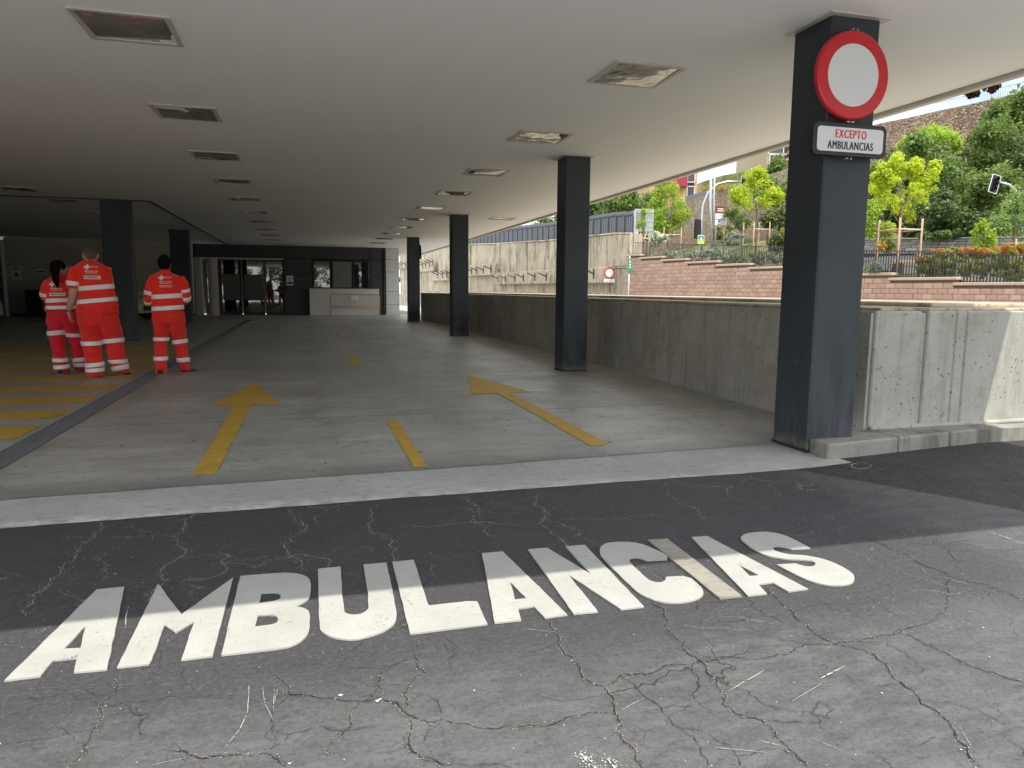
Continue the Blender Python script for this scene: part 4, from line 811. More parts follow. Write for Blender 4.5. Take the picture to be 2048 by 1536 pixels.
person('person in red uniform walking alone right of the drain, TÉCNICO printed on the back', dict(X=-2.05, Y=12.0, head=(1371, 243, 62, 88, .02), neck=(1375, 332, 36),
  torso=[(1376,338,62),(1380,362,108),(1388,398,158),(1392,440,168),(1396,500,158),(1402,600,148),(1406,680,151),(1408,752,156)], hips=[(1408,736,150),(1410,765,156),(1415,830,166),(1420,880,160)],
  legs=[[(1342,880,84,.0),(1338,960,78,.03),(1338,1060,68,.05),(1334,1150,62,.0),(1332,1250,58,-.06),(1338,1340,56,-.09),(1340,1412,56,-.1)], [(1498,880,88,.02),(1516,970,80,.09),(1534,1070,70,.16),(1552,1150,63,.16),(1566,1250,58,.12),(1580,1320,56,.16),(1592,1378,54,.2)]],
  arms=[[(1262,400,50),(1228,470,50),(1208,560,46,.02),(1200,640,42,.04),(1222,668,36,.16),(1262,655,30,.30)], [(1530,400,50),(1572,470,50),(1592,540,46,.02),(1604,610,43,.04),(1588,655,36,.16),(1540,650,30,.30)]], sleeve=[4.7, 4.7],
  hands=[((1270,650,.33),(.3,1,.05),1), ((1530,645,.33),(-.3,1,.05),-1)], tbands=[(572,618,.07),(695,738,.07)], lbands=[(0,1030,1066,.0),(1,1052,1094,.14),(0,1232,1272,0),(1,1245,1287,.06)], abands=[(0,1.75,2.25),(1,1.7,2.25),(0,3.0,3.45),(1,2.8,3.3)],
  feet=[(1340,1432,-.1,.05,.0),(1612,1392,.22,.75,.12)], hair='dark', print=(1388, 400, -.02), role=('TÉCNICO', 0, -.125)))
person('tall person in red short-sleeved uniform with greying cropped hair, ENFERMERO on the back', dict(X=-2.85, Y=11.75, head=(586, 158, 74, 92, .0), neck=(588, 236, 52),
  torso=[(586,228,66),(588,246,104),(592,285,162),(600,330,180),(632,400,170),(650,500,164),(660,600,180),(664,700,198),(664,782,208)], hips=[(662,770,196),(663,810,202),(668,860,204),(684,895,190)],
  legs=[[(588,890,112,.0),(594,980,100,.03),(600,1080,90,.04),(612,1180,86,.0),(626,1270,82,-.05),(634,1360,78,-.08),(640,1440,74,-.1)], [(788,890,112,.02),(812,980,104,.08),(832,1070,94,.12),(852,1160,88,.10),(872,1260,82,.08),(896,1330,76,.10),(916,1400,66,.14)]],
  arms=[[(446,300,64),(424,370,66),(414,440,68),(410,512,64,.0)], [(744,300,62),(762,380,60,.04),(764,450,54,.10),(740,500,44,.22)]], sleeve=[3, 2.6],
  forearms=[[(416,480,46),(408,560,46),(392,640,38,.02),(366,700,29,.04),(356,748,25,.06),(360,772,26,.07)], [(756,470,44,.12),(730,520,38,.24),(690,520,28,.38)]],
  hands=[((358,768,.07),(.16,.12,-1),1), ((684,520,.40),(-.3,1,.1),-1)], tbands=[(480,528,.10),(618,662,.10)], lbands=[(0,1070,1114,.02),(1,1042,1086,.10),(0,1296,1340,.08),(0,1352,1390,.05),(1,1262,1302,.04),(1,1326,1370,.20)], abands=[(0,1.95,2.55),(1,1.7,2.2)],
  feet=[(632,1462,-.1,.0,.0),(930,1412,.16,.35,.28)], hair='short', print=(612, 288, .02), role=('ENFERMERO', 1, -.150), watch=(354, 748, .06)))
person('person with a black ponytail, red shirt and crimson trousers, MEDICO on the back', dict(X=-3.45, Y=12.3, head=(252, 292, 66, 82, .02), neck=(262, 385, 34), face=1.0, tm='crimson',
  torso=[(262,376,56),(262,398,96),(262,436,140),(264,490,136),(264,560,126),(270,640,132),(284,738,146)], hips=[(284,722,140),(290,770,150),(300,850,166),(306,890,164)],
  legs=[[(228,876,84,.0),(230,930,86,.0),(234,1000,80,.02),(242,1090,70,.02),(256,1180,64,.0),(268,1270,62,-.05),(282,1350,62,-.09),(292,1412,58,-.1)], [(390,876,84,.01),(398,930,86,.02),(416,1000,80,.08),(438,1090,70,.12),(458,1180,64,.10),(472,1260,62,.08),(484,1330,60,.12),(492,1380,56,.16)]],
  arms=[[(140,448,50),(112,520,48),(104,580,44,.02),(106,628,42,.04)], [(384,448,50),(404,520,48),(410,590,44,.02),(402,640,40,.06)]], sleeve=[3, 3],
  forearms=[[(108,610,34,.04),(124,640,30,.14),(150,640,24,.28)], [(404,620,32,.05),(390,650,28,.16),(360,650,22,.28)]], hands=[((156,638,.31),(.3,1,.05),1), ((352,648,.31),(-.3,1,.05),-1)],
  tbands=[(618,660,.05),(690,728,.03)], lbands=[(0,960,1006,.10),(1,988,1026,-.04),(0,1248,1288,0),(0,1318,1360,.08),(1,1246,1286,.12),(1,1300,1338,.04)], abands=[(0,1.6,2.25),(1,1.6,2.2)],
  feet=[(292,1428,-.1,.1,.0),(508,1384,.18,.3,.2)], hair='tail', tail=[(225,300,40,-.10),(212,360,38,-.16),(218,420,30,-.18),(232,470,20,-.18),(240,505,8,-.17)], print=(238, 470, -.01), role=('MEDICO', 1, -.148)))

# ================================================================ CARS
M['carwhite'] = plain('white_car_paint', (.62, .63, .64), .25, var=.03); M['tyre'] = plain('tyre_rubber', (.018, .018, .018), .85); M['carglass'] = m_glass('car_glass', (.01, .012, .014), 1.5); M['lampglass'] = plain('headlamp', (.5, .52, .55), .1); M['tail'] = plain('tail_lamp', (.4, .01, .01), .2)
M['carred'] = plain('red_car_paint', (.45, .02, .03), .25, var=.03); M['carblue'] = plain('pale_blue_car_paint', (.35, .42, .55), .25, var=.03)
def car_proto(label, loc, rot, group=None):
    t = thing('parked_car', label, 'car', loc, group, rot)
    side = [(-2.1, .28), (-2.15, .75), (-2.05, 1.0), (-1.9, 1.45), (-1.6, 1.62), (.0, 1.64), (.35, 1.58), (1.05, 1.02), (1.95, .86), (2.12, .66), (2.12, .28), (1.72, .28), (1.66, .52), (1.48, .64), (1.22, .64), (1.04, .52), (.98, .26), (-.98, .26), (-1.04, .52), (-1.22, .64), (-1.48, .64), (-1.66, .52), (-1.72, .28)]
    def hw(x, z): return .87-.0 if z < .95 else .87-(z-.95)*.26
    bm = bmesh.new(); A = [bm.verts.new((x, hw(x, z)*(1 if abs(x) < 1.9 else .93), z)) for x, z in side]; B = [bm.verts.new((x, -hw(x, z)*(1 if abs(x) < 1.9 else .93), z)) for x, z in side]; n = len(side)
    bm.faces.new(A); bm.faces.new(B[::-1])
    for i in range(n): bm.faces.new((A[i], B[i], B[(i+1) % n], A[(i+1) % n]))
    bmesh.ops.recalc_face_normals(bm, faces=bm.faces); bmesh.ops.bevel(bm, geom=[e for e in bm.edges], offset=.045, segments=2, profile=.6, affect='EDGES', clamp_overlap=True)
    me = bpy.data.meshes.new('body'); bm.to_mesh(me); bm.free(); me.materials.append(M['carwhite']); me.polygons.foreach_set('use_smooth', [False]*len(me.polygons)); o = bpy.data.objects.new('body', me); sc.collection.objects.link(o); o.parent = t
    for q in (1, -1):
        for P in ([(.28, 1.50), (.95, 1.03), (.12, 1.0), (.08, 1.50)], [(.0, 1.50), (.04, 1.0), (-.85, .99), (-.82, 1.50)], [(-.92, 1.50), (-.95, .99), (-1.85, 1.05), (-1.68, 1.46)]):
            mb = MB(); mb.add([(x, q*(hw(x, z)+.006), z) for x, z in P], [(0, 1, 2, 3)]); mb.build('side_window', M['carglass'], t)
    mb = MB(); mb.add([(.44, -.66, 1.53), (.44, .66, 1.53), (1.04, .76, 1.055), (1.04, -.76, 1.055)], [(0, 1, 2, 3)]); mb.v = [(x+.02, y, z+.025) for x, y, z in mb.v]; mb.build('windscreen', M['carglass'], t)
    mb = MB(); mb.add([(-1.98, -.66, 1.42), (-1.98, .66, 1.42), (-2.12, .74, 1.04), (-2.12, -.74, 1.04)], [(0, 1, 2, 3)]); mb.build('rear_window', M['carglass'], t)
    for x in (1.35, -1.35):
        for q in (1, -1):
            mb = MB(); mb.lathe([(.0, -.10), (.25, -.10), (.32, -.08), (.335, -.03), (.335, .05), (.30, .09), (0, .09)], (x, q*.80, .335), 'y', 28); w_ = mb.build('wheel', M['tyre'], t, smooth=False)
            mb = MB(); mb.lathe([(0, 0), (.08, -.005), (.20, .008), (.215, -.004), (.22, -.02)], (x, q*.905, .335), 'y', 20); mb.build('rim', M['steel'], w_)
    for q in (1, -1):
        mb = MB(); mb.ell((2.06, q*.62, .76), (.09, .17, .09)); mb.build('headlight', M['lampglass'], t, smooth=True); mb = MB(); mb.box(-2.17, -2.08, q*.72-.07, q*.72+.07, .85, 1.15); mb.build('tail_light', M['tail'], t)
        mb = MB(); mb.ell((.95, q*.97, 1.08), (.06, .09, .07)); mb.build('mirror', M['carwhite'], t, smooth=True)
    mb = MB(); mb.box(2.08, 2.16, -.45, .45, .38, .58); mb.build('grille', M['black'], t)
    return t
car = car_proto('white car half hidden behind the left column, its sloping windscreen showing', (-8.0, 33.3, .0085), math.radians(-25))
c2 = copy_tree(car); c2.location = (-11.6, 27.7, .0085); c2.rotation_euler.z = math.radians(75); c2['label'] = 'white car almost wholly cut off by the left edge of the photo'
# ================================================================ BEYOND THE LOW WALL
BA, BB = Vector((19.5, 16.0)), Vector((16.2, 35.5)); bd = (BB-BA).normalized(); bn = Vector((-bd.y, bd.x))      # bn points to the ramp (left)
CA, CB = Vector((16.42, 35.58)), Vector((10.4, 86.4)); cdv = (CB-CA).normalized(); cn = Vector((-cdv.y, cdv.x))
steps = [2.0, 4.23, 6.6, 8.91, 10.82, 12.77, 14.9, 16.75, 18.58]; RH = .19
def btop(u): return 1.64+.172*sum(1 for s in steps if u > s)
def bgrid(u): return BA+bd*u
# brick retaining wall
bw = thing('block_retaining_wall', 'stepped pinkish block retaining wall under the dark railing', 'wall', (BA.x, BA.y, 0))
Mb = Matrix(((bd.x, bn.x, 0, 0), (bd.y, bn.y, 0, 0), (0, 0, 1, 0), (0, 0, 0, 1)))     # local: x along, y outwards to the ramp, z up
M['block'] = [plain('split_block_%s' % k, c, .9, var=.10, scale=9, bump=.6) for k, c in (('a', (.47, .305, .225)), ('b', (.43, .275, .20)), ('c', (.51, .34, .255)))]
M['block_back'] = plain('block_joint_shadow', (.24, .16, .12), .95); M['blockcap'] = plain('block_coping', (.50, .38, .29), .9, var=.15, scale=9, bump=.5)
bms = []
for k in range(6):
    m_ = MB(); m_.obox((0, 0, 0), (.160, 0, 0), (0, .06, 0), (0, 0, RH/2-.005)); me = m_.mesh('block')
    bm = bmesh.new(); bm.from_mesh(me); bmesh.ops.recalc_face_normals(bm, faces=bm.faces); fr_ = [f for f in bm.faces if f.normal.y > .9]; r = bmesh.ops.poke(bm, faces=fr_)
    for v in r['verts']: v.co.y += .012+.006*k/5; v.co.x += random.uniform(-.06, .06); v.co.z += random.uniform(-.03, .03)
    bm.to_mesh(me); bm.free(); me.materials.append(M['block'][k % 3]); bms.append(me)
cells = []
zr = 1.64
for row in range(-9, 16):
    z = zr-RH*0+row*.172+.0; zc = z-.086
    u = -9.2+(row % 2)*.17
    while u < 19.7:
        if zc < btop(u)-.10 and zc > -.6: cells.append((u, zc))
        u += .335
def view_size(u, z): P = BA+bd*u; return (Vector((P.x, P.y, z))-CAM).dot(Fv)
def visible(u, z):
    P = BA+bd*u; v = Vector((P.x, P.y, z))-CAM; d = v.dot(Fv); x = 1024+FPX*v.dot(Rv)/d; y = 768-FPX*v.dot(Uv)/d; return x < 2060 and y < 615 and not (1575 < x < 1725)
cells.sort(key=lambda c: (not visible(*c), view_size(*c))); sz = (RH-.0)/.172
rest = MB()
for i, (u, z) in enumerate(cells):
    if i < 300 and visible(u, z):
        o = piece('block', bms[random.randrange(6)], bw, Mb@Matrix.Translation((u, random.uniform(-.006, .006), z))@Matrix.Diagonal((1, 1, .172/RH, 1)))
    else:
        c = bd*u; q = random.uniform(-.006, .008); rest.obox((c.x+bn.x*q, c.y+bn.y*q, z), (bd.x*.162, bd.y*.162, 0), (bn.x*.065, bn.y*.065, 0), (0, 0, .081), random.randrange(3))
rest.build('block_courses', M['block'], bw, kind='stuff')
edges_ = [-9.4]+steps+[19.75]
for i, (a, b) in enumerate(zip(edges_, edges_[1:])):
    zt = btop((a+b)/2); n = max(1, round((b-a+.12)/.62)); L_ = (b-a+.14)/n
    for k in range(n):
        c = bd*(a-.10+L_*(k+.5)); mb = MB(); mb.obox((0, 0, 0), (bd.x*(L_/2-.006), bd.y*(L_/2-.006), 0), (bn.x*.17, bn.y*.17, 0), (0, 0, .043)); mb.build('coping_block', M['blockcap'], bw, bevel=.012, loc=(c.x-bn.x*.06, c.y-bn.y*.06, zt-.035))
    c0, c1 = bd*a, bd*b; mb = MB(); q = [(c0.x-bn.x*.02, c0.y-bn.y*.02), (c1.x-bn.x*.02, c1.y-bn.y*.02), (c1.x-bn.x*.35, c1.y-bn.y*.35), (c0.x-bn.x*.35, c0.y-bn.y*.35)]; mb.prism(q, -3, zt-.08); mb.build('wall_core', M['block_back'], bw)
# railing above
rl = thing('railing', 'dark metal railing of thin upright flats on the stepped block wall', 'railing', (BA.x, BA.y, 0))
rz = lambda u: 2.405+.0735*u-.0001*u*u
off = -.22
def rp_(u, z, o_=off): p = bd*u+bn*o_; return (p.x, p.y, z)
mb = MB(); mb.obox(rp_(-4.7, rz(-4.7)), (bd.x*4.7, bd.y*4.7, .0735*4.7), (bn.x*.03, bn.y*.03, 0), (0, 0, .016)); mb.obox(rp_(9.7, rz(9.7)), (bd.x*9.7, bd.y*9.7, .0735*9.7), (bn.x*.03, bn.y*.03, 0), (0, 0, .016)); mb.build('top_rail', M['rail'], rl)
barm = MB().box(-.006, .006, -.030, .030, -1, 0).mesh('railing_bar'); barm.materials.append(M['rail'])
Rb = Matrix(((bd.x, bn.x, 0, 0), (bd.y, bn.y, 0, 0), (0, 0, 1, 0), (0, 0, 0, 1)))@Matrix.Rotation(math.radians(62), 4, 'Z')
u = -3.2
while u < 19.4:
    h_ = rz(u)-btop(u)-.02; piece('railing_bar', barm, rl, Matrix.Translation(rp_(u, rz(u)-.012))@Rb@Matrix.Diagonal((1, 1, h_, 1))); u += .098
for a, b in zip(edges_, edges_[1:]):
    mb = MB(); m_ = (a+b)/2; zt = btop(m_)+.05; mb.obox(rp_(m_, zt), (bd.x*(b-a)/2, bd.y*(b-a)/2, 0), (bn.x*.02, bn.y*.02, 0), (0, 0, .012)); mb.build('bottom_rail', M['rail'], rl)

# concrete retaining wall with ledges and brackets
cw = thing('concrete_retaining_wall', 'tall stained concrete retaining wall with ledges and steel brackets', 'wall', (CA.x, CA.y, 0))
def cl_(u, o_=0.0, z=0.0): p = cdv*u+cn*o_; return Vector((p.x, p.y, z))
def seg(u0, u1, o0, o1, z0a, z0b, z1a, z1b, name='wall_segment', m_='retain', bevel=.02):
    mb = MB(); P = [cl_(u0, o0, z0a), cl_(u1, o0, z0b), cl_(u1, o1, z0b), cl_(u0, o1, z0a), cl_(u0, o0, z1a), cl_(u1, o0, z1b), cl_(u1, o1, z1b), cl_(u0, o1, z1a)]
    mb.add(P, [(0, 3, 2, 1), (4, 5, 6, 7), (0, 1, 5, 4), (1, 2, 6, 5), (2, 3, 7, 6), (3, 0, 4, 7)]); return mb.build(name, M[m_], cw, bevel=bevel)
def mz(px_, py_): P, u = online(px_, py_, CA, CB); return u, P.z
ub = [0, 1.75, 5.65, 10.2, 13.5, 18.8, 25.6, 33.5, 41, 50.4]; zt = [4.27, 4.38, 4.42, 4.5, 4.62, 4.78, 5.1, 5.2, 5.2, 5.2]
for i in range(len(ub)-1):
    seg(ub[i]+.015, ub[i+1]-.015, -.5, .0 if i % 2 else .05, 2.55, 2.55, zt[i], zt[i+1]); seg(ub[i]+.0, ub[i+1]-.0, -.5, .09, zt[i]-.0+.005, zt[i+1]+.005, zt[i]+.09, zt[i+1]+.09, 'wall_coping')
    seg(ub[i], ub[i+1], -.5, -.04, 1.2, 1.2, 2.545, 2.545, 'wall_segment', 'retain', 0)
for i in range(24): a = i*2.1; seg(a+.012, min(50.4, a+2.09), -.5, -.10+.03*(i % 2), -3.2, -3.2, 1.195, 1.195, 'wall_segment', 'retain_l', 0)
for u_ in (5.9, 18.8, 25.6): seg(u_-.3, u_+.3, -.02, .16, 2.9, 2.9, 4.4+(u_-5)*.03, 4.4+(u_-5)*.03, 'pilaster', 'retain')
seg(-.02, 0.0, -.7, .09, -.5, -.5, 4.30, 4.30, 'wall_end', 'retain', .0)
seg(.0, 1.6, .02, .11, 2.66, 2.66, 3.05, 3.05, 'pilaster', 'retain')
def ledge(pa, pb, h, proud=.42):
    (ua, za), (ubb, zb) = mz(*pa), mz(*pb); za = zb = (za+zb)/2 if abs(za-zb) > .25 else za
    seg(ua, ubb, -.1, proud, za-h, zb-h, za, zb, 'ledge', 'retain', .015); return ua, ubb, za
for pa, pb, h in (((1228, 534), (998, 547), .85), ((1000, 527), (938, 528), .85), ((903, 543), (866, 544), .8), ((876, 525), (838, 528), .8), ((815, 524), (797, 524), .7)): ledge(pa, pb, h)
brm = MB(); brm.add([(-.06,0,-.28),(.06,0,-.28),(.06,0,.18),(-.06,0,.18),(-.06,.02,-.28),(.06,.02,-.28),(.06,.02,-.06),(-.06,.02,-.06),(.06,.02,.0),(-.06,.02,.0),(.06,.02,.18),(-.06,.02,.18),(-.05,.40,.14),(.03,.40,.14),(.03,.40,.20),(-.05,.40,.20)],[(0,3,2,1),(0,1,5,4),(4,5,6,7),(6,8,14,13),(9,7,12,15),(7,6,13,12),(8,9,15,14),(12,13,14,15),(9,8,10,11),(3,11,10,2),(1,2,10,8),(1,8,6,5),(0,4,7,9),(0,9,11,3)]); brm = brm.mesh('bracket'); brm.materials.append(M['rail'])
Mc = Matrix(((cdv.x, cn.x, 0, 0), (cdv.y, cn.y, 0, 0), (0, 0, 1, 0), (0, 0, 0, 1)))
for px_, py_, s in ((1188, 546, 1.15), (1093, 552, 1.1), (1070, 552, 1.1), (1047, 554, 1.1), (1030, 555, 1), (1011, 556, 1), (996, 556, 1), (982, 537, 1.15), (967, 539, 1.15), (954, 540, 1.15), (943, 541, 1.15), (902, 546, 1.25), (894, 547, 1.25), (885, 548, 1.25), (876, 549, 1.25), (866, 524, 1.3), (859, 526, 1.3), (852, 528, 1.3), (846, 530, 1.3), (811, 528, 1.3), (804, 529, 1.3)):
    P, u = online(px_, py_, CA+cn*.42, CB+cn*.42); q = cl_(u, .43, P.z); piece('bracket', brm, cw, Matrix.Translation(q)@Mc@Matrix.Diagonal((s, s*1.3, s, 1)))
# grey sheet fence on top
fz = thing('sheet_fence', 'grey metal sheet fence with framed panels on top of the concrete wall', 'fence', (CA.x, CA.y, 0))
pm = MB(); pw = .86
for k in range(8): pm.box(k*pw/8+.01, (k+1)*pw/8-.012, -.01, .015+(k % 2)*.012, 0, 1.04)
pm.box(0, pw, -.012, .0, 0, 1.1); pm = pm.mesh('fence_panel'); pm.materials.append(M['fence'])
fp = MB(); fp.tube([(0, .045, 0), (0, .045, .80), (.03, .045, .90), (.12, .045, .95), (pw-.02, .045, .95)], .028, 6); fp = fp.mesh('fence_frame'); fp.materials.append(M['rail'])
fcap = MB(); fcap.box(-.0, pw, -.03, .03, 1.0, 1.16); fcap = fcap.mesh('fence_top_band'); fcap.materials.append(M['fence'])
u = 0.05
while u < 34:
    j = sum(1 for q in ub if q <= u)-1; zz = zt[j]+(zt[j+1]-zt[j])*(u-ub[j])/(ub[j+1]-ub[j])+.07; T = Matrix.Translation(cl_(u, -.2, zz))@Mc
    for nm, me in (('fence_panel', pm), ('fence_frame', fp), ('fence_top_band', fcap)): piece(nm, me, fz, T)
    u += pw+.01
mb = MB(); q = cl_(-.02, -.2, 0); mb.box(q.x-.05, q.x+.05, q.y-.05, q.y+.05, 3.0, 5.5); mb.build('end_post', M['steel'], fz)

# round sign + plate on the concrete wall end, green sign on pole
def onC(px_, py_, o_=.50): P, u = online(px_, py_, CA+cn*o_, CB+cn*o_); return P
P = onC(1219, 546); t = thing('no_entry_sign', 'small round red-rimmed sign with a plate beneath, on the far concrete ledge', 'sign', P)
t.rotation_euler = (0, 0, -math.radians(18))
mb = MB(); mb.lathe([(.22, -.01), (.30, -.01), (.30, .02), (.22, .02)], axis='y', seg=40); mb.build('red_rim', M['red'], t); mb = MB(); mb.lathe([(0, -.006), (.222, -.006), (.222, .015), (0, .015)], axis='y', seg=40); mb.build('white_face', M['refl'], t)
mb = MB(); mb.box(-.29, .29, -.01, .01, -.50, -.32); mb.build('plate', M['white'], t); mb = MB(); text_xz(mb, 'EXCEPTO', (0, -.014, -.375), .30, .045); text_xz(mb, 'AMBULANCIAS', (0, -.014, -.445), .44, .05); mb.build('lettering', M['maroon'], t)
P = online(1257, 592, BA+bn*.5, BB+bn*.5)[0]; t = thing('green_sign', 'tall narrow green and white sign on a thin pole before the block wall', 'sign', (P.x, P.y, -2)); dP = lambda y_: ony(1257, y_, P.y).z+2
mb = MB(); mb.tube([(0, 0, 0), (0, 0, dP(512))], .045, 8); mb.build('pole', M['steel'], t, smooth=True)
mb = MB(); mb.box(-.11, .11, -.07, -.05, dP(541), dP(517)); mb.build('board', M['green'], t); mb = MB(); zc = (dP(541)+dP(517))/2
for k in (-.13, .0, .13): mb.add([(-.07, -.074, zc+k-.05), (.07, -.074, zc+k-.05), (0, -.074, zc+k+.04)], [(0, 1, 2)])
mb.ell((0, -.073, zc+.2), (.03, .004, .03), 8, 6); mb.build('white_symbol', M['white'], t); mb = MB(); mb.box(-.11, .11, -.07, -.05, dP(546), dP(542)); mb.build('lower_plate', M['green'], t)

# ================================================================ TERRAIN
def sstep(t): t = max(0, min(1, t)); return t*t*(3-2*t)
def wallx(y): return 19.5-(y-16)*.1692 if y < 35.5 else 16.3-(y-35.5)*.118
def terr(x, y):
    b = 1.35+1.45*sstep((y-14)/22)
    if y < 14: b = 1.35
    h = b+.9*sstep((x-22)/14)+10.5*max(0, min(1, (x-34)/27))**1.15
    if x > 62: h = max(h, 13.5+6.3*sstep((x-63)/1.5))
    return h+noise.noise((x*.12, y*.12, 2))*.5*sstep((x-30)/10)
mb = MB(); NX, NY = 90, 80
vs = []
for j in range(NY+1):
    y = -40+j*2.4
    for i in range(NX+1): x0 = wallx(max(y, 0))+.18; x = x0+(130-x0)*(i/NX)**1.5; vs.append((x, y, terr(x, y)))
mb.add(vs, [(j*(NX+1)+i, j*(NX+1)+i+1, (j+1)*(NX+1)+i+1, (j+1)*(NX+1)+i) for j in range(NY) for i in range(NX)])
def m_hill():
    n = NT('hillside_ground'); X, Y, Z = n.xyz(); c = n.mix(n.ramp(n.noise(.35, 6, .65), .38, .62), (.10, .13, .035), (.30, .23, .13)); c = n.mix(n.ramp(n.noise(3, 6, .7), .4, .7), c, (.07, .10, .025)); n.bump(n.noise(4, 6, .8), .9, .15)
    rd = n.mul(n.ramp(X, 24.5, 24.7), n.ramp(X, 33.0, 32.8)); c = n.mix(rd, c, (.11, .11, .11)); return n.fin(c, .95, spec=.2)
hill = struct('hillside_ground', mb, m_hill(), smooth=True)
mb = MB(); mb.add([(-400, 95, -3), (400, 95, -3), (400, 900, -3), (-400, 900, -3)], [(0, 1, 2, 3)]); mb.add([(130, -400, 19), (700, -400, 19), (700, 900, 19), (130, 900, 19)], [(0, 1, 2, 3)]); struct('distant_ground', mb, plain('distant_ground', (.16, .17, .09), .95))

# ================================================================ FOLIAGE
leafM = dict(yellow=m_leaf('maple_leaf_yellow_green', (.50, .56, .02), (.64, .66, .03), (.42, .52, .03), .45), lime=m_leaf('leaf_lime', (.20, .36, .03), (.30, .46, .04), (.36, .44, .05), .4), green=m_leaf('leaf_green', (.065, .125, .022), (.13, .20, .04), (.19, .26, .06), .3, .5),
 dark=m_leaf('leaf_dark', (.032, .070, .020), (.075, .125, .03), (.12, .17, .04), .25, .5), olive=m_leaf('leaf_olive', (.08, .11, .035), (.14, .16, .05), (.17, .19, .07), .3, .4), silver=m_leaf('leaf_silver', (.24, .28, .22), (.32, .36, .28), (.38, .42, .34), .2), red=m_leaf('leaf_red_tip', (.48, .07, .03), (.55, .14, .04), (.42, .20, .03), .35),
 gold=m_leaf('leaf_gold', (.34, .30, .03), (.26, .30, .03), (.42, .34, .04), .35), white=m_leaf('white_blossom', (.75, .76, .68), (.62, .68, .5), (.8, .8, .75), .3), lav=m_leaf('lavender', (.16, .13, .32), (.20, .17, .36), (.14, .2, .1), .2), purple=m_leaf('leaf_purple_brown', (.05, .02, .018), (.08, .03, .025), (.10, .05, .03), .2), pale=m_leaf('leaf_pale_green', (.17, .27, .07), (.24, .35, .09), (.30, .40, .13), .4))
def leaf_mesh(name, C, n, size, m_, shape=.55, droop=.0):
    # C: array of clump rows (x, y, z, radius); n leaves shared by volume
    C = np.array(C, float); wgt = C[:, 3]**2; idx = rng.choice(len(C), n, p=wgt/wgt.sum()); d = rng.normal(size=(n, 3)); d /= np.linalg.norm(d, axis=1)[:, None]; r = rng.random(n)**.45
    P = C[idx, :3]+d*(C[idx, 3]*r)[:, None]; N_ = d*.6+rng.normal(size=(n, 3))*.6+np.array([0, 0, .55]); N_ /= np.linalg.norm(N_, axis=1)[:, None]
    A = np.cross(N_, rng.normal(size=(n, 3))); A /= np.linalg.norm(A, axis=1)[:, None]; B = np.cross(N_, A); s = size*(.6+.8*rng.random(n))[:, None]
    A *= s*.5; B *= s*.5*shape; V = np.stack([P-A, P+B+N_*s*.08, P+A, P-B+N_*s*.08], 1).reshape(-1, 3); me = bpy.data.meshes.new(name); me.vertices.add(4*n); me.vertices.foreach_set('co', V.ravel())
    me.loops.add(4*n); me.loops.foreach_set('vertex_index', np.arange(4*n)); me.polygons.add(n); me.polygons.foreach_set('loop_start', np.arange(n)*4); me.polygons.foreach_set('loop_total', np.full(n, 4)); me.update(); me.validate()
    for q in (m_ if isinstance(m_, list) else [m_]): me.materials.append(q)
    if isinstance(m_, list): me.polygons.foreach_set('material_index', rng.integers(0, len(m_), n))
    return me
def crown_clumps(lobes, per, cr_):     # lobes: (x,y,z,rx,ry,rz)
    out_ = []
    for (x, y, z, rx, ry, rz_) in lobes:
        for _i in range(per):
            d = rng.normal(size=3); d /= np.linalg.norm(d); r = rng.random()**.33
            out_.append((x+d[0]*rx*r, y+d[1]*ry*r, z+d[2]*rz_*r, cr_*(.6+.8*rng.random())))
    return out_
def tree(name, label, base, lobes, n, size, m_, trunk_r=.08, per=26, clump=.28, cat='tree', group=None, trunk=True, limbs=6, trunk_top=None):
    t = thing(name, label, cat, base, group); cc = crown_clumps(lobes, per, clump)
    if trunk:
        zt_ = trunk_top or np.mean([l[2] for l in lobes]); mb = MB(); mb.tube([(0, 0, -.4 if trunk_r > .035 else -.05), (trunk_r*.4, 0, zt_*.35), (0, trunk_r*.5, zt_*.7), (trunk_r*.3, 0, zt_)], [trunk_r*1.25, trunk_r, trunk_r*.75, trunk_r*.35], 9)
        for k in range(limbs):
            c = cc[rng.integers(len(cc))]; z0 = zt_*(.45+.4*rng.random()); p1 = Vector((c[0]*.5, c[1]*.5, z0+(c[2]-z0)*.6)); mb.tube([(0, 0, z0), p1, (c[0], c[1], c[2])], [trunk_r*.45, trunk_r*.3, trunk_r*.12], 6)
        mb.build('trunk', M['trunk'], t, smooth=True)
    o = bpy.data.objects.new('crown', leaf_mesh('crown', cc, n, size, m_)); sc.collection.objects.link(o); o.parent = t; return t
def stakes(label, base, w_, h_, n=4, group=None):
    t = thing('tree_stakes', label, 'tree stakes', base, group); pts = [(-w_/2, -w_/2), (w_/2, -w_/2), (w_/2, w_/2), (-w_/2, w_/2)][:n]
    for x, y in pts: mb = MB(); mb.tube([(x, y, -.3), (x, y, h_)], .035, 8); mb.build('stake', M['wood'], t, smooth=True)
    for (a, b) in zip(pts, pts[1:]+pts[:1]): mb = MB(); mb.tube([(*a, h_*.82), (*b, h_*.82)], .03, 6); mb.build('crossbar', M['lamp'] if a[1] == b[1] and a[1] < 0 else M['wood'], t, smooth=True)
    return t
def at(px_, py_, D): return dep(px_, py_, D)
def gnd(px_, D, dz=0.0):
    P = dep(px_, 560, D); return Vector((P.x, P.y, terr(P.x, P.y)+dz))
def pxm(D): return D/FPX           # metres per photo pixel at depth D
def lobe(base, px_, py_, D, rx, rz_, ry=None):
    P = dep(px_, py_, D); s = pxm(D); return (P.x-base.x, P.y-base.y, P.z-base.z, rx*s, (ry or rx)*s, rz_*s)
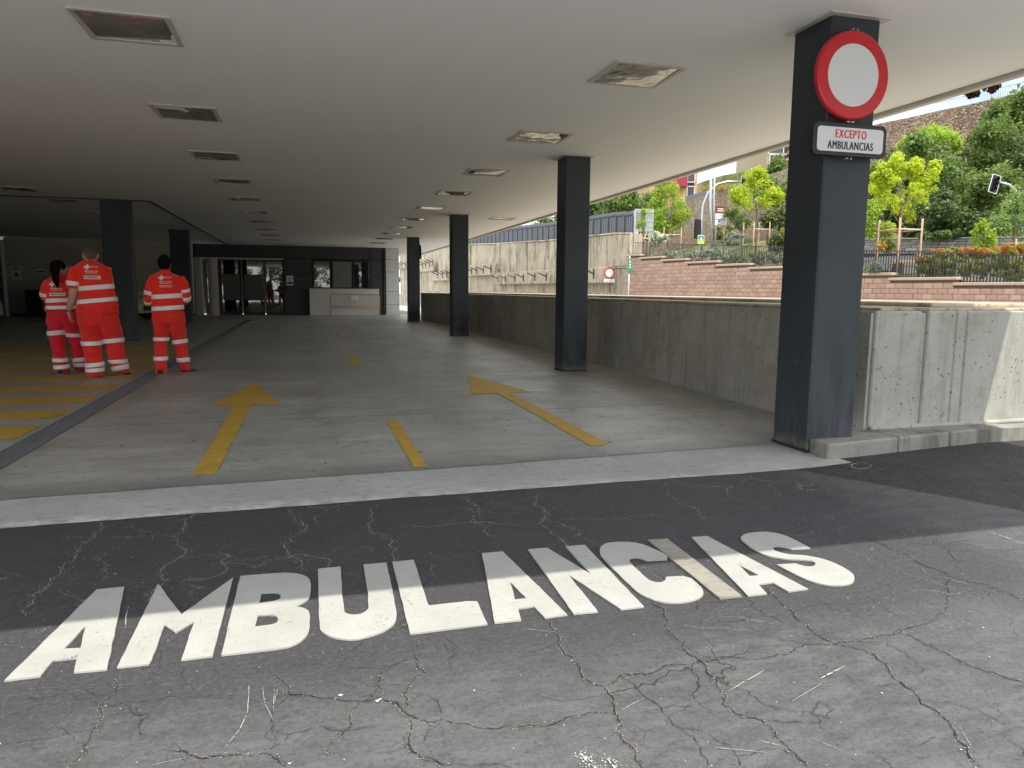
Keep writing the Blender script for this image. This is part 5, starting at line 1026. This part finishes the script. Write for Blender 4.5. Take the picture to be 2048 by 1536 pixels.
# near young maples
D = 26; b = gnd(1793, D); tree('young_maple', 'yellow-green young maple right of the nearest column, tied to stakes', b, [lobe(b, 1800, 385, D, 52, 36), lobe(b, 1792, 340, D, 26, 30), lobe(b, 1762, 372, D, 24, 36), lobe(b, 1850, 362, D, 24, 26), lobe(b, 1806, 415, D, 46, 22), lobe(b, 1826, 340, D, 20, 18), lobe(b, 1765, 345, D, 10, 12), lobe(b, 1797, 318, D, 9, 10), lobe(b, 1868, 335, D, 8, 10)], 8500, .105, [leafM['yellow'], leafM['yellow'], leafM['yellow'], leafM['lime']], .045, 26, .15, trunk_top=(at(1795, 390, D).z-b.z))
stakes('four wooden stakes round the trunk of the yellow maple behind the railing', b, .95, at(1793, 440, D).z-b.z)
D = 45; b = gnd(1508, D); tree('young_maple', 'bright yellow young maple between the second and nearest columns', b, [lobe(b, 1512, 385, D, 42, 32), lobe(b, 1500, 405, D, 46, 22), lobe(b, 1510, 356, D, 20, 16), lobe(b, 1540, 395, D, 22, 18), lobe(b, 1478, 392, D, 18, 14), lobe(b, 1516, 348, D, 7, 8), lobe(b, 1552, 388, D, 12, 12)], 6500, .15, [leafM['yellow'], leafM['yellow'], leafM['lime']], .06, 22, .26, trunk_top=(at(1508, 395, D).z-b.z))
stakes('wooden stakes round the yellow maple between the columns', b, 1.1, at(1508, 446, D).z-b.z)
D = 47; b = gnd(1480, D); tree('young_tree', 'green sapling just left of the bright yellow maple', b, [lobe(b, 1480, 432, D, 24, 16), lobe(b, 1462, 425, D, 12, 10), lobe(b, 1484, 448, D, 16, 14)], 1400, .14, leafM['green'], .04, 16, .25)
D = 50; b = gnd(1333, D); tree('round_lime_tree', 'rounded bright green tree right of the road signs', b, [lobe(b, 1335, 412, D, 40, 40), lobe(b, 1330, 380, D, 26, 20), lobe(b, 1310, 425, D, 26, 26), lobe(b, 1358, 430, D, 22, 24), lobe(b, 1322, 450, D, 20, 14)], 5200, .17, leafM['lime'], .07, 22, .35, trunk_top=at(1333, 410, D).z-b.z)
stakes('wooden stakes round the rounded bright green tree', b, 1.3, at(1333, 457, D).z-b.z)
D = 40; b = gnd(1283, D); tree('young_tree', 'tiny sapling standing in front of the grey road signs', b, [lobe(b, 1282, 445, D, 9, 18), lobe(b, 1292, 425, D, 8, 10)], 500, .12, leafM['lime'], .025, 14, .16)
stakes('small stakes holding the sapling before the grey road signs', b, .5, at(1283, 467, D).z-b.z)
# big trees behind the fence
for i, (px_, D, w_, h0, h1, m_, lab) in enumerate(((1245, 62, 46, 372, 470, 'green', 'large green tree behind the grey road signs'), (1170, 66, 50, 385, 470, 'dark', 'large darker green tree behind the sheet fence beside the second column'), (1210, 72, 50, 366, 450, 'lime', 'lighter green tree rising between the two larger trees behind the fence'), (1110, 75, 38, 420, 480, 'green', 'farthest green tree behind the sheet fence, under the canopy edge'), (1290, 68, 34, 375, 460, 'green', 'green tree behind the rounded bright green one'))):
    b = gnd(px_, D); b.z = 2.6; c = (h0+h1)/2
    tree('broadleaf_tree', lab, b, [lobe(b, px_, c, D, w_, (h1-h0)/2), lobe(b, px_-w_*.5, c+12, D, w_*.6, (h1-h0)/2.4), lobe(b, px_+w_*.5, c+8, D, w_*.6, (h1-h0)/2.4)], 6500, .26, leafM[m_], .2, 30, .55)
# right-hand small trees
D = 32; b = gnd(2022, D); tree('young_tree', 'pale green young tree at the right edge of the photo', b, [lobe(b, 2025, 440, D, 34, 34), lobe(b, 2035, 400, D, 24, 22), lobe(b, 2000, 455, D, 20, 20), lobe(b, 2048, 430, D, 26, 44)], 3600, .13, leafM['pale'], .04, 22, .22)
stakes('stakes round the pale green tree at the right edge', b, .9, at(2022, 480, D).z-b.z)
D = 29; b = gnd(1963, D); tree('young_tree', 'narrow lime green sapling above the red-tipped hedge', b, [lobe(b, 1963, 470, D, 17, 24), lobe(b, 1962, 452, D, 10, 12), lobe(b, 1976, 485, D, 14, 14)], 1500, .11, leafM['lime'], .03, 18, .16)
D = 36; b = gnd(1748, D); tree('young_tree', 'leafy green tree just right of the nearest column, behind the yellow maple', b, [lobe(b, 1752, 450, D, 26, 26), lobe(b, 1745, 420, D, 18, 22), lobe(b, 1775, 462, D, 16, 14)], 2600, .13, leafM['lime'], .04, 20, .24)
# wooded slope below the city wall: one thing per tree
wood = [(1760,44,38,350,470,'dark'),(1800,50,44,300,400,'dark'),(1850,42,46,385,480,'dark'),(1850,56,40,265,350,'green'),(1905,50,46,320,420,'green'),(1900,40,40,405,480,'dark'),(1950,46,44,350,450,'green'),(1935,58,40,300,370,'olive'),(1985,54,46,240,350,'green'),(2010,44,46,330,430,'green'),(2030,60,50,170,290,'green'),(1995,62,34,215,300,'dark'),(2045,50,44,270,380,'dark'),(1960,38,34,430,485,'dark'),(2055,42,40,350,460,'green'),(1820,46,36,420,482,'dark'),(1880,60,30,258,310,'lime'),(1820,58,26,285,330,'lime'),(1750,58,24,325,380,'green'),(1965,66,30,280,340,'olive')]
pos_ = ['beside the nearest column, low on the slope','above the yellow maple','in the dark hollow right of the yellow maple','in the middle of the slope below the rubble wall','in the centre of the wooded slope','low above the small stone wall','left of the traffic light','in a brownish gap high on the slope','high on the slope right of the rubble wall','directly behind the traffic light','tallest in the top right corner','against the right end of the rubble wall','at the right edge above the traffic light','just above the sapling by the hedge','at the right edge below the traffic light','behind the stakes of the yellow maple','as a bright tuft under the rubble wall','as the first bright tuft under the rubble wall','peeping out beside the text plate','as the olive patch behind the traffic light']
for (px_, D, w_, h0, h1, m_), ps in zip(wood, pos_):
    b = gnd(px_, D); c = (h0+h1)/2; b.z = min(b.z, at(px_, h1, D).z-.5); hh = (h1-h0)/2
    lb = [lobe(b, px_, c, D, w_*.8, hh)]+[lobe(b, px_+random.uniform(-.8, .8)*w_, c+random.uniform(-.7, .8)*hh, D+random.uniform(-2, 2), w_*.42, hh*.42) for _i in range(5)]
    tree('hillside_tree', f'{dict(dark="dark", green="mid-green", olive="olive", lime="light green")[m_]} tree on the wooded slope, {ps}', b, lb, 5200, .0052*D, leafM[m_], .12, 16, .011*D, group='trees on the wooded slope', limbs=4)
for (px_, D, w_, h0, h1, m_, lab) in ((1575,52,22,400,480,'green','green bushy tree just left of the nearest column'),(1560,60,26,360,430,'green','higher bushy tree behind the yellow maple'),(1548,50,24,410,450,'olive','brownish shrub in the shade right of the yellow maple'),(1530,66,20,352,392,'green','grassy green shrub below the pale stone building'),(1555,88,11,318,352,'green','small dark tree before the pale stone building'),(1580,46,16,455,492,'gold','yellowish low shrub at the foot of the nearest column'),(1560,44,16,470,492,'olive','low olive shrub right of the stakes')):
    b = gnd(px_, D); c = (h0+h1)/2; b.z = min(b.z, at(px_, h1, D).z-.4); tree('shrub', lab, b, [lobe(b, px_, c, D, w_, (h1-h0)/2), lobe(b, px_-w_*.5, c+8, D, w_*.5, (h1-h0)/3), lobe(b, px_+w_*.5, c+4, D, w_*.5, (h1-h0)/3)], 2600, .0042*D, leafM[m_], .07, 20, .008*D, cat='shrub', limbs=4)
def wallD(px_): P, u = online(px_, 520, BA, BB); return (P-CAM).dot(Fv)
def bush(lab, px_, py_, D, rx, rz_, m_, n=1500, size=.10, name='shrub', cat='shrub'):
    P = at(px_, py_, D); b = Vector((P.x, P.y, P.z-rz_*pxm(D))); s = pxm(D); tree(name, lab, b, [(0, 0, rz_*s, rx*s, rx*s*.8, rz_*s)], n, size, m_, trunk=True, trunk_r=.02, per=30, clump=.25*min(rx, rz_)*s+.05, cat=cat, limbs=5)
bush('golden-green spreading shrub beside the tourist sign', 1445, 465, 50, 24, 16, [leafM['gold'], leafM['green']], 2600, .14)
bush('rounded silver-grey shrub below the yellow maple', 1470, 472, 44, 18, 9, leafM['silver'], 2000, .09); bush('flat brownish-silver shrub in front of the silver one', 1462, 484, 42, 20, 7, [leafM['silver'], leafM['olive']], 1500, .09)
bush('silvery shrub in the shade behind the stakes', 1530, 450, 56, 26, 8, leafM['silver'], 1800, .13)
bush('white-flowering shrub under the rounded bright green tree', 1318, 478, 42, 22, 14, [leafM['white'], leafM['white'], leafM['green']], 2200, .12); bush('smaller white-flowering shrub beside the grey road signs', 1300, 470, 44, 12, 12, [leafM['white'], leafM['green']], 1200, .12)
for i, (px_, D, lab) in enumerate(((1345, 33, 'white-speckled low shrub behind the left end of the railing'), (1385, 32, 'white-speckled low shrub right of the first one behind the railing'), (1425, 30.5, 'white-speckled low shrub in front of the lamp post'))): bush(lab, px_, 512-(i*2), wallD(px_)+1.3, 30, 12, [leafM['green'], leafM['white'], leafM['silver'], leafM['green']], 1600, .07)
for i, (px_, D, lab) in enumerate(((1470, 28.5, 'dark green low shrub behind the middle of the railing'), (1520, 27, 'second dark green low shrub behind the railing'), (1565, 26, 'low green shrub behind the railing beside the nearest column'))): bush(lab, px_, 517, wallD(px_)+1.3, 32, 11, [leafM['green'], leafM['silver'], leafM['dark']], 1600, .07)
for i, (px_, D, py_, rx, rz_) in enumerate(((1860, 23.5, 535, 36, 26), (1905, 22.5, 528, 44, 34), (1965, 21.5, 528, 46, 38), (2030, 20.5, 528, 48, 40))):
    D = wallD(px_)+1.9; P = at(px_, py_, D); s = pxm(D); b = Vector((P.x, P.y, P.z-rz_*s)); t = thing('photinia_bush', ['low', 'second', 'third', 'rightmost'][i]+' red-tipped yellow-green photinia bush behind the railing', 'shrub', b, 'red-tipped bushes behind the railing')
    cc = crown_clumps([(0, 0, rz_*s, rx*s, rx*s*.7, rz_*s)], 60, .10); o = bpy.data.objects.new('crown', leaf_mesh('crown', cc, 5600, .085, [leafM['gold'], leafM['lime'], leafM['olive']], .4)); sc.collection.objects.link(o); o.parent = t
    cc = crown_clumps([(random.uniform(-.8, .8)*rx*s, random.uniform(-.3, .3)*rx*s, rz_*s*1.72+random.uniform(-.1, .05), .12, .12, .10) for _i in range(26)], 5, .06); o = bpy.data.objects.new('red_tips', leaf_mesh('red_tips', cc, 1500, .075, [leafM['red'], leafM['red'], leafM['gold']], .35)); sc.collection.objects.link(o); o.parent = t
bush('grassy pale shrub at the foot of the staked maple', 1770, 492, 27, 20, 14, [leafM['pale'], leafM['gold']], 1200, .10); bush('purple lavender clump behind the railing by the nearest column', 1755, 535, 24.6, 28, 9, [leafM['lav'], leafM['green']], 1300, .06); bush('orange-leaved tuft left of the stakes', 1763, 492, 25.5, 8, 8, [leafM['red'], leafM['gold']], 300, .08)
bush('dark purple-leaved bush on top of the rubble wall', 1944, 186, 70, 14, 10, leafM['purple'], 1600, .28); bush('second purple-leaved bush on the rubble wall, near the corner', 1985, 172, 68, 20, 10, leafM['purple'], 1800, .28)
for i in range(7): px_ = 1850+i*22; bush(['first','second','third','fourth','fifth','sixth','seventh'][i]+' low dark bush along the top of the small stone wall', px_, 470+random.uniform(-3, 3), 38, 14, 8, leafM[random.choice(['dark', 'green'])], 700, .13)

# ================================================================ WALLS AND BUILDINGS ON THE HILL
M['rubble'] = m_rubble('brown_rubble_masonry', [(.44, .32, .22), (.30, .19, .13), (.58, .47, .35), (.36, .17, .10)], 3.4); M['rubble2'] = m_rubble('tan_rubble_masonry', [(.47, .36, .25), (.38, .27, .18), (.54, .44, .32), (.34, .22, .15)], 3.2, (.20, .16, .12))
M['ashlar'] = plain('pale_ashlar', (.46, .39, .28), .9, var=.15, scale=2); M['ochre'] = plain('ochre_render', (.50, .32, .17), .9, var=.12, scale=1.2); M['winglass'] = plain('far_window', (.05, .055, .06), .3)
def longwall(name, lab, A, B, z0, za, zb, th, m_, cat='wall', cap=None):
    A = Vector(A); B = Vector(B); d = (B-A).normalized(); n_ = Vector((d.y, -d.x)); t = thing(name, lab, cat, (A.x, A.y, 0)); Lw = (B-A).length; N_ = max(6, int(Lw/1.2)); mb = MB()
    vs = []
    for i in range(N_+1):
        p = d*(Lw*i/N_); zt_ = za+(zb-za)*i/N_+noise.noise((i*.7, za, 0))*.18
        for o_ in (0, th): vs += [(p.x+n_.x*o_, p.y+n_.y*o_, z0), (p.x+n_.x*o_, p.y+n_.y*o_, zt_)]
    fs = []
    for i in range(N_): a = i*4; b = a+4; fs += [(a, b, b+1, a+1), (a+2, a+3, b+3, b+2), (a+1, b+1, b+3, a+3)]
    fs += [(0, 1, 3, 2), (N_*4, N_*4+2, N_*4+3, N_*4+1)]; mb.add(vs, fs); mb.build('masonry', m_, t); return t, d, n_
cA, cB = at(1700, 262, 84), at(2075, 170, 66.5)
ct_, d_, n_ = longwall('city_wall', 'high brown rubble wall at the top of the wooded slope', cA.xy, cB.xy, 9, 19.6, 19.7, 1.2, M['rubble'])
rl2 = thing('wall_top_railing', 'pale picket railing along the top of the high rubble wall', 'railing', (cA.x, cA.y, 0)); Lw = (cB.xy-cA.xy).length
mb = MB()
for zz in (19.85, 20.75): mb.tube([(d_.x*0+n_.x*.4, n_.y*.4, zz), (d_.x*Lw+n_.x*.4, d_.y*Lw+n_.y*.4, zz)], .03, 5)
mb.build('rails', M['steel'], rl2); pk = MB().box(-.02, .02, -.02, .02, 0, 1.15).mesh('picket'); pk.materials.append(M['steel']); k = 0.0
while k < Lw: piece('picket', pk, rl2, Matrix.Translation((d_.x*k+n_.x*.4, d_.y*k+n_.y*.4, 19.65))); k += .21
mA, mB_ = at(1372, 407, 88), at(1600, 352, 66)
longwall('stone_terrace_wall', 'tan stone terrace wall behind the lamp posts', mA.xy, mB_.xy, 2, at(1385, 407, 87).z, at(1480, 374, 76).z+.3, 1.0, M['rubble2'])
t = thing('parapet_strip', 'dark metal parapet strip along the left top of the terrace wall', 'parapet', (mA.x, mA.y, 0)); q = at(1432, 392, 81.5); mb = MB(); dd = (q.xy-mA.xy); mb.obox((dd.x/2, dd.y/2, at(1400, 395, 85).z), (dd.x/2, dd.y/2, .0), (.1, .1, 0), (0, 0, .5)); mb.build('strip', M['fence'], t)
q = at(1445, 378, 78); tree('dry_grass_tuft', 'dry grass strip on top of the terrace wall', q, [(0, 0, .1, 2.4, 1, .35), (3, -.8, .2, 2, 1, .35)], 1800, .22, leafM['gold'], trunk=False, per=24, clump=.25, cat='grass')
# low wall left of the poles
lA, lB = at(1300, 486, 92), at(1410, 482, 80)
longwall('low_rubble_wall', 'low tan rubble wall behind the rounded bright green tree', at(1286, 440, 92).xy, at(1392, 440, 86).xy, 2, at(1340, 425, 89).z, at(1390, 410, 87).z, .9, M['rubble2'])
# small grey stone wall, every stone laid
sA, sB = at(1700, 500, 40.5), at(2080, 500, 36.5); sa, sb_ = sA.xy, sB.xy; d_ = (sb_-sa).normalized(); n2 = Vector((d_.y, -d_.x)); Ls = (sb_-sa).length
sw_ = thing('small_stone_wall', 'low grey squared-stone wall at the foot of the wooded slope', 'wall', (sa.x, sa.y, 0)); zA, zB = at(1725, 479, 40).z, at(2048, 477, 37).z; M['gstone'] = [plain('grey_stone_%d' % i, c, .9, var=.15, scale=5, bump=.4) for i, c in enumerate(((.25, .235, .21), (.32, .30, .27), (.20, .19, .175)))]
mb = MB(); mb.obox((d_.x*Ls/2-n2.x*.16, d_.y*Ls/2-n2.y*.16, (zA+zB)/2-1.0), (d_.x*Ls/2, d_.y*Ls/2, (zB-zA)/2), (n2.x*.12, n2.y*.12, 0), (0, 0, .96)); mb.build('wall_core', M['trim_dark'], sw_)
ns = 0
for row in range(5):
    u = 0
    while u < Ls:
        l = random.uniform(.28, .75); zt_ = zA+(zB-zA)*u/Ls-row*.155; o_ = random.uniform(-.015, .02); c = d_*(u+l/2); m_ = MB(); m_.obox((0, 0, 0), (d_.x*(l/2-.010), d_.y*(l/2-.010), 0), (n2.x*.08, n2.y*.08, 0), (0, 0, .068)); me = m_.mesh('stone'); me.materials.append(random.choice(M['gstone']))
        if ns < 290: piece('stone', me, sw_, Matrix.Translation((c.x-n2.x*o_, c.y-n2.y*o_, zt_-.075))); ns += 1
        u += l
mb = MB(); mb.obox((d_.x*Ls/2-n2.x*.05, d_.y*Ls/2-n2.y*.05, (zA+zB)/2+.035), (d_.x*Ls/2, d_.y*Ls/2, (zB-zA)/2), (n2.x*.22, n2.y*.22, 0), (0, 0, .03)); mb.build('coping', M['gstone'][1], sw_)
# buildings
def block_building(name, lab, P0, P1, depth_, z0, z1, m_, wins, roof=None):
    A, B = P0.xy, P1.xy; d = (B-A).normalized(); n_ = Vector((-d.y, d.x)); 
    if n_.dot(A) < 0: n_ = -n_
    t = thing(name, lab, 'building', (A.x, A.y, 0)); Lb = (B-A).length; mb = MB(); q = [Vector((0, 0)), d*Lb, d*Lb+n_*depth_, n_*depth_]; mb.prism([tuple(v) for v in q], z0, z1); mb.build('wall', m_, t)
    for (u, z, w_, h_) in wins:
        c = d*u-n_*.0; mb = MB()
        for (du, dz, hw_, hh) in ((-w_/2-.06, 0, .08, h_/2+.12), (w_/2+.06, 0, .08, h_/2+.12), (0, h_/2+.06, w_/2, .08), (0, -h_/2-.06, w_/2+.2, .08)): mb.obox((c.x+d.x*du-n_.x*.06, c.y+d.y*du-n_.y*.06, z+dz), (d.x*hw_, d.y*hw_, 0), (n_.x*.1, n_.y*.1, 0), (0, 0, hh))
        wd = mb.build('window', M['cream'], t); mb = MB(); mb.obox((c.x-n_.x*.02, c.y-n_.y*.02, z), (d.x*w_/2, d.y*w_/2, 0), (n_.x*.04, n_.y*.04, 0), (0, 0, h_/2)); mb.build('pane', M['winglass'], wd)
    if roof: mb = MB(); mb.prism([tuple(v) for v in (q[0]-d*.4-n_*.4, q[1]+d*.4-n_*.4, q[2]+d*.4+n_*.4, q[3]-d*.4+n_*.4)], z1, z1+.5); mb.build('roof', roof, t)
    return t, d, n_
a0, a1 = at(1300, 380, 109), at(1394, 380, 109); zf = lambda px_, py_, D_: at(px_, py_, D_).z; Lb = (a1.xy-a0.xy).length; us = lambda px_: (px_-1300)/94*Lb
t, d_, n_ = block_building('ochre_building', 'ochre apartment building behind the rounded bright green tree', a0, a1, 14, 4, 30, M['ochre'], [(us(1381), zf(1381, 355, 109), 1.0, 2.6), (us(1381), zf(1381, 383, 109), 1.0, 2.6), (us(1365), zf(1365, 328, 109), 1.0, 2.4), (us(1381), zf(1381, 328, 109), 1.0, 2.6), (us(1348), zf(1348, 350, 110), 1.4, 2.0), (us(1330), zf(1330, 360, 110), 1.0, 2.2)], M['maroon'])
mb = MB(); q = d_*us(1354)-n_*.5; mb.obox((q.x, q.y, zf(1354, 366, 110)), (d_.x*1.3, d_.y*1.3, 0), (n_.x*.5, n_.y*.5, 0), (0, 0, .8)); mb.build('balcony', M['maroon'], t)
b0, b1 = at(1534, 330, 115), at(1640, 325, 115); Lb = (b1.xy-b0.xy).length; us = lambda px_: (px_-1534)/106*Lb
block_building('pale_stone_building', 'pale stone building on the hill left of the nearest column', b0, b1, 16, 8, 34, M['ashlar'], [(us(1557), zf(1557, 296, 117), 3.6*.9, 2.6), (us(1581), zf(1581, 296, 117), 2.4, 2.6), (us(1557), zf(1557, 332, 117), 3.6*.8, 2.6), (us(1581), zf(1581, 332, 117), 2.4, 2.6)], M['cream'])
q = at(1580, 345, 92); t = thing('rock_outcrop', 'dark brown rock outcrop beside the pale stone building', 'rock', (q.x, q.y, q.z-6)); mb = MB(); mb.ell((1.2, 0, 5.0), (2.6, 2, 3.6), 20, 14); mb.v = [(x+noise.noise((x*.9, y*.9, z*.9))*1.3, y+noise.noise((x, y+7, z))*1.2, z+noise.noise((x+3, y, z))*.9) for x, y, z in mb.v]; mb.build('rock', M['rubble'], t); 

# ================================================================ STREET FURNITURE
def pole_arc(name, lab, base, pts, r, cat):
    t = thing(name, lab, cat, base); mb = MB(); mb.tube([Vector(p)-base for p in pts], r, 8); mb.build('pole', M['steel'], t, smooth=True); return t
D = 46; b = gnd(1424, D); pole_arc('lamp_post', 'tall thick galvanised lamp post left of the tourist sign', b, [b, at(1421, 400, D), at(1424, 240, D)], [.11, .09, .06], 'lamp post')
D = 49; b = gnd(1417+14, D); pole_arc('lamp_post', 'thin second lamp post just right of the thick one', b, [b, at(1428, 400, D), at(1432, 250, D)], [.07, .06, .05], 'lamp post')
D = 60; b = gnd(1403, D); t = pole_arc('traffic_light', 'traffic light on a long curved arm beside the lamp posts', b, [b, at(1403, 440, D), at(1406, 410, D), at(1416, 385, D), at(1436, 368, D), at(1456, 363, D), at(1482, 364, D)], [.10]*6+[.07], 'traffic light')
def tl_head(t, P, s=1.0, lean=0.0):
    Mx = Matrix.Translation(P)@Matrix.Rotation(lean, 4, 'Y')@Matrix.Rotation(math.radians(-10), 4, 'Z'); mb = MB(); mb.box(-.16*s, .16*s, 0, .22*s, -.50*s, .50*s); mb.v = [tuple(Mx@Vector(v)) for v in mb.v]; h_ = mb.build('signal_head', M['black'], t, bevel=.02)
    mb = MB(); P_ = rrect(.30*s, .62*s, .05*s); pl = plate(P_, -.02*s, .0); pl.v = [tuple(Mx@Vector(v)) for v in pl.v]; pl.build('backboard', M['black'], t)
    mb = MB()
    for (x0, x1, z0, z1) in ((-.31, .31, .60, .635), (-.31, .31, -.635, -.60), (-.33, -.295, -.62, .62), (.295, .33, -.62, .62)): mb.box(x0*s, x1*s, -.03*s, .01*s, z0*s, z1*s)
    mb.v = [tuple(Mx@Vector(v)) for v in mb.v]; mb.build('white_border', M['white'], t)
    for k in (-.32, 0, .32): mb = MB(); mb.lathe([(.12*s, -.02*s), (.13*s, -.22*s), (.125*s, -.22*s), (.115*s, -.02*s)], (0, 0, k*s), 'y', 16); mb.lathe([(0, -.03*s), (.11*s, -.03*s), (.11*s, -.01*s), (0, -.01*s)], (0, 0, k*s), 'y', 16); mb.v = [tuple(Mx@Vector(v)) for v in mb.v]; mb.build('lamp_hood', M['black'], h_)
tl_head(t, at(1487, 362, D)-b, .62)
P = at(1396, 458, D)-b; mb = MB(); mb.box(P.x-.28, P.x+.16, P.y-.2, P.y+.2, P.z-.8, P.z+.8); mb.build('lower_signal', M['black'], t, bevel=.05)
D = 38; b = gnd(2042, D); t = pole_arc('traffic_light', 'traffic light leaning out on a curved arm over the wooded slope', b, [b, at(2042, 450, D), at(2038, 405, D), at(2031, 383, D), at(2018, 370, D), at(1998, 364, D)], [.08]*5+[.05], 'traffic light'); tl_head(t, at(1989, 368, D)-b, .75, math.radians(14))
D = 48; b = gnd(1436, D); t = thing('tourist_sign', 'maroon and white tourist sign board behind the lamp posts', 'sign', b); z_ = lambda py_: at(1434, py_, D).z-b.z; s = pxm(D)
for x in (-.3, .3): mb = MB(); mb.tube([(x, 0, 0), (x, 0, z_(416))], .035, 6); mb.build('post', M['steel'], t, smooth=True)
mb = MB(); mb.box(-.42, .42, -.06, -.03, z_(428), z_(415)); mb.build('maroon_board', M['maroon'], t); mb = MB(); mb.box(-.42, .42, -.06, -.03, z_(452), z_(429)); mb.build('white_board', M['white'], t)
mb = MB(); mb.box(-.40, .40, -.065, -.0605, z_(441), z_(440)); mb.box(-.2, -.05, -.065, -.0605, z_(446), z_(443)); mb.build('dark_print', M['blue'], t); mb = MB(); mb.box(.26, .36, -.066, -.0605, z_(426), z_(420)); mb.box(-.25, .0, -.065, -.0605, z_(451), z_(449.4)); mb.build('yellow_print', M['yel_metal'], t); mb = MB(); text_xz(mb, 'MURALLA', (-.05, -.066, (z_(418)+z_(420))/2), .5, .07) if False else mb.box(-.3, .15, -.065, -.0605, z_(421), z_(419)).box(-.3, .2, -.065, -.0605, z_(425), z_(423)); mb.build('white_print', M['white'], t)
D = 44; b = gnd(1398, D); t = thing('crossing_sign', 'square blue pedestrian crossing sign on a lime backing behind the railing', 'sign', b); z_ = lambda py_: at(1398, py_, D).z-b.z
mb = MB(); mb.tube([(0, 0, 0), (0, 0, z_(473))], .03, 6); mb.build('post', M['steel'], t, smooth=True); mb = MB(); mb.box(-.22, .22, -.05, -.03, z_(488), z_(471)); mb.build('lime_board', M['lime'], t); mb = MB(); mb.box(-.17, .17, -.06, -.0505, z_(483), z_(473)); mb.build('blue_board', M['blue'], t)
mb = MB(); mb.add([(-.13, -.066, z_(482.2)), (.13, -.066, z_(482.2)), (0, -.066, z_(474))], [(0, 1, 2)]); mb.build('white_triangle', M['white'], t); mb = MB(); mb.box(-.012, .012, -.070, -.067, z_(481.5), z_(477)); mb.build('walking_figure', M['blackink'], t)
for k, (px_, lab) in enumerate(((1274, 'grey slatted back of the left road sign above the railing'), (1295, 'grey slatted back of the right road sign, partly behind leaves'))):
    D = 41; b = gnd(px_, D); t = thing('road_sign_back', lab, 'sign', b, 'grey backs of road signs'); z_ = lambda py_: at(px_, py_, D).z-b.z
    for x in ((.12, ) if k else (-.12, )): mb = MB(); mb.tube([(x, .06, 0), (x, .06, z_(421))], .05, 8); mb.build('post', M['steel'], t, smooth=True)
    for r_ in range(5): y0 = 420+r_*9; mb = MB(); mb.box(-.26, .26, -.02, .02, z_(y0+8.2), z_(y0)); mb.build('sign_slat', plainS if False else M['steel'], t, bevel=.006)
D = 39; b = gnd(1267, D); t = thing('utility_cabinet', 'pale grey upright cabinet at the left end of the railing', 'cabinet', b); z_ = lambda py_: at(1267, py_, D).z-b.z; mb = MB(); mb.box(-.13, .13, -.12, .12, -.2, z_(462)); mb.build('body', M['carwhite'], t, bevel=.01); mb = MB(); mb.box(-.15, .15, -.14, .14, z_(462), z_(459.5)); mb.build('lid', M['steel'], t)
D = 30; b = gnd(1815, D); b = at(1815, 556, D); b.z = terr(b.x, b.y); z_ = lambda py_: at(1815, py_, D).z-b.z; t = thing('wooden_bench', 'pinkish wooden slat bench behind the railing, right of the nearest column', 'bench', b)
for k in range(3): mb = MB(); mb.box(-.85, .85, -.03, .0, z_(522+k*5)-.03, z_(522+k*5)+.03); mb.build('back_slat', M['wood'], t)
for k in range(3): mb = MB(); mb.box(-.85, .85, -.5+k*.15, -.38+k*.15, .42, .45); mb.build('seat_slat', M['wood'], t)
for x in (-.75, .75): mb = MB(); mb.box(x-.04, x+.04, -.5, .03, 0, .42); mb.box(x-.04, x+.04, 0, .04, 0, z_(520)); mb.build('leg', M['rail'], t)
def far_car(lab, px_, D, rot, mk_):
    c = copy_tree(car); p = gnd(px_, D); c.location = p; c.rotation_euler.z = rot; c['label'] = lab
    for ch in c.children:
        if ch.data and ch.data.materials and ch.data.materials[0] == M['carwhite']: ch.material_slots[0].link = 'OBJECT'; ch.material_slots[0].material = M[mk_]
if 0: far_car('red car glimpsed through the railing below the lamp posts', 1432, 41, math.radians(70), 'carred'); far_car('pale blue car glimpsed through the railing right of the lamp posts', 1530, 38, math.radians(75), 'carblue')

# trees and ground across the street behind the photographer (seen mirrored in the glass)
for i, (x, y, h_) in enumerate(((-9, -22, 7), (-4.5, -25, 8), (0, -23, 7.5), (4.5, -26, 8.5), (9, -24, 7), (-14, -26, 8), (14, -27, 8))):
    tree('street_tree', ['first','second','third','fourth','fifth','sixth','seventh'][i]+' green street tree behind the photographer, mirrored in the entrance glass', (x, y, 0), [(0, 0, h_*.52, 2.9, 2.4, h_*.46), (random.uniform(-1, 1), 1, h_*.4, 2.2, 2, h_*.3)], 3000, .32, leafM['green'], .16, 26, .6, group='street trees across the road')
sc.view_layers[0].update()
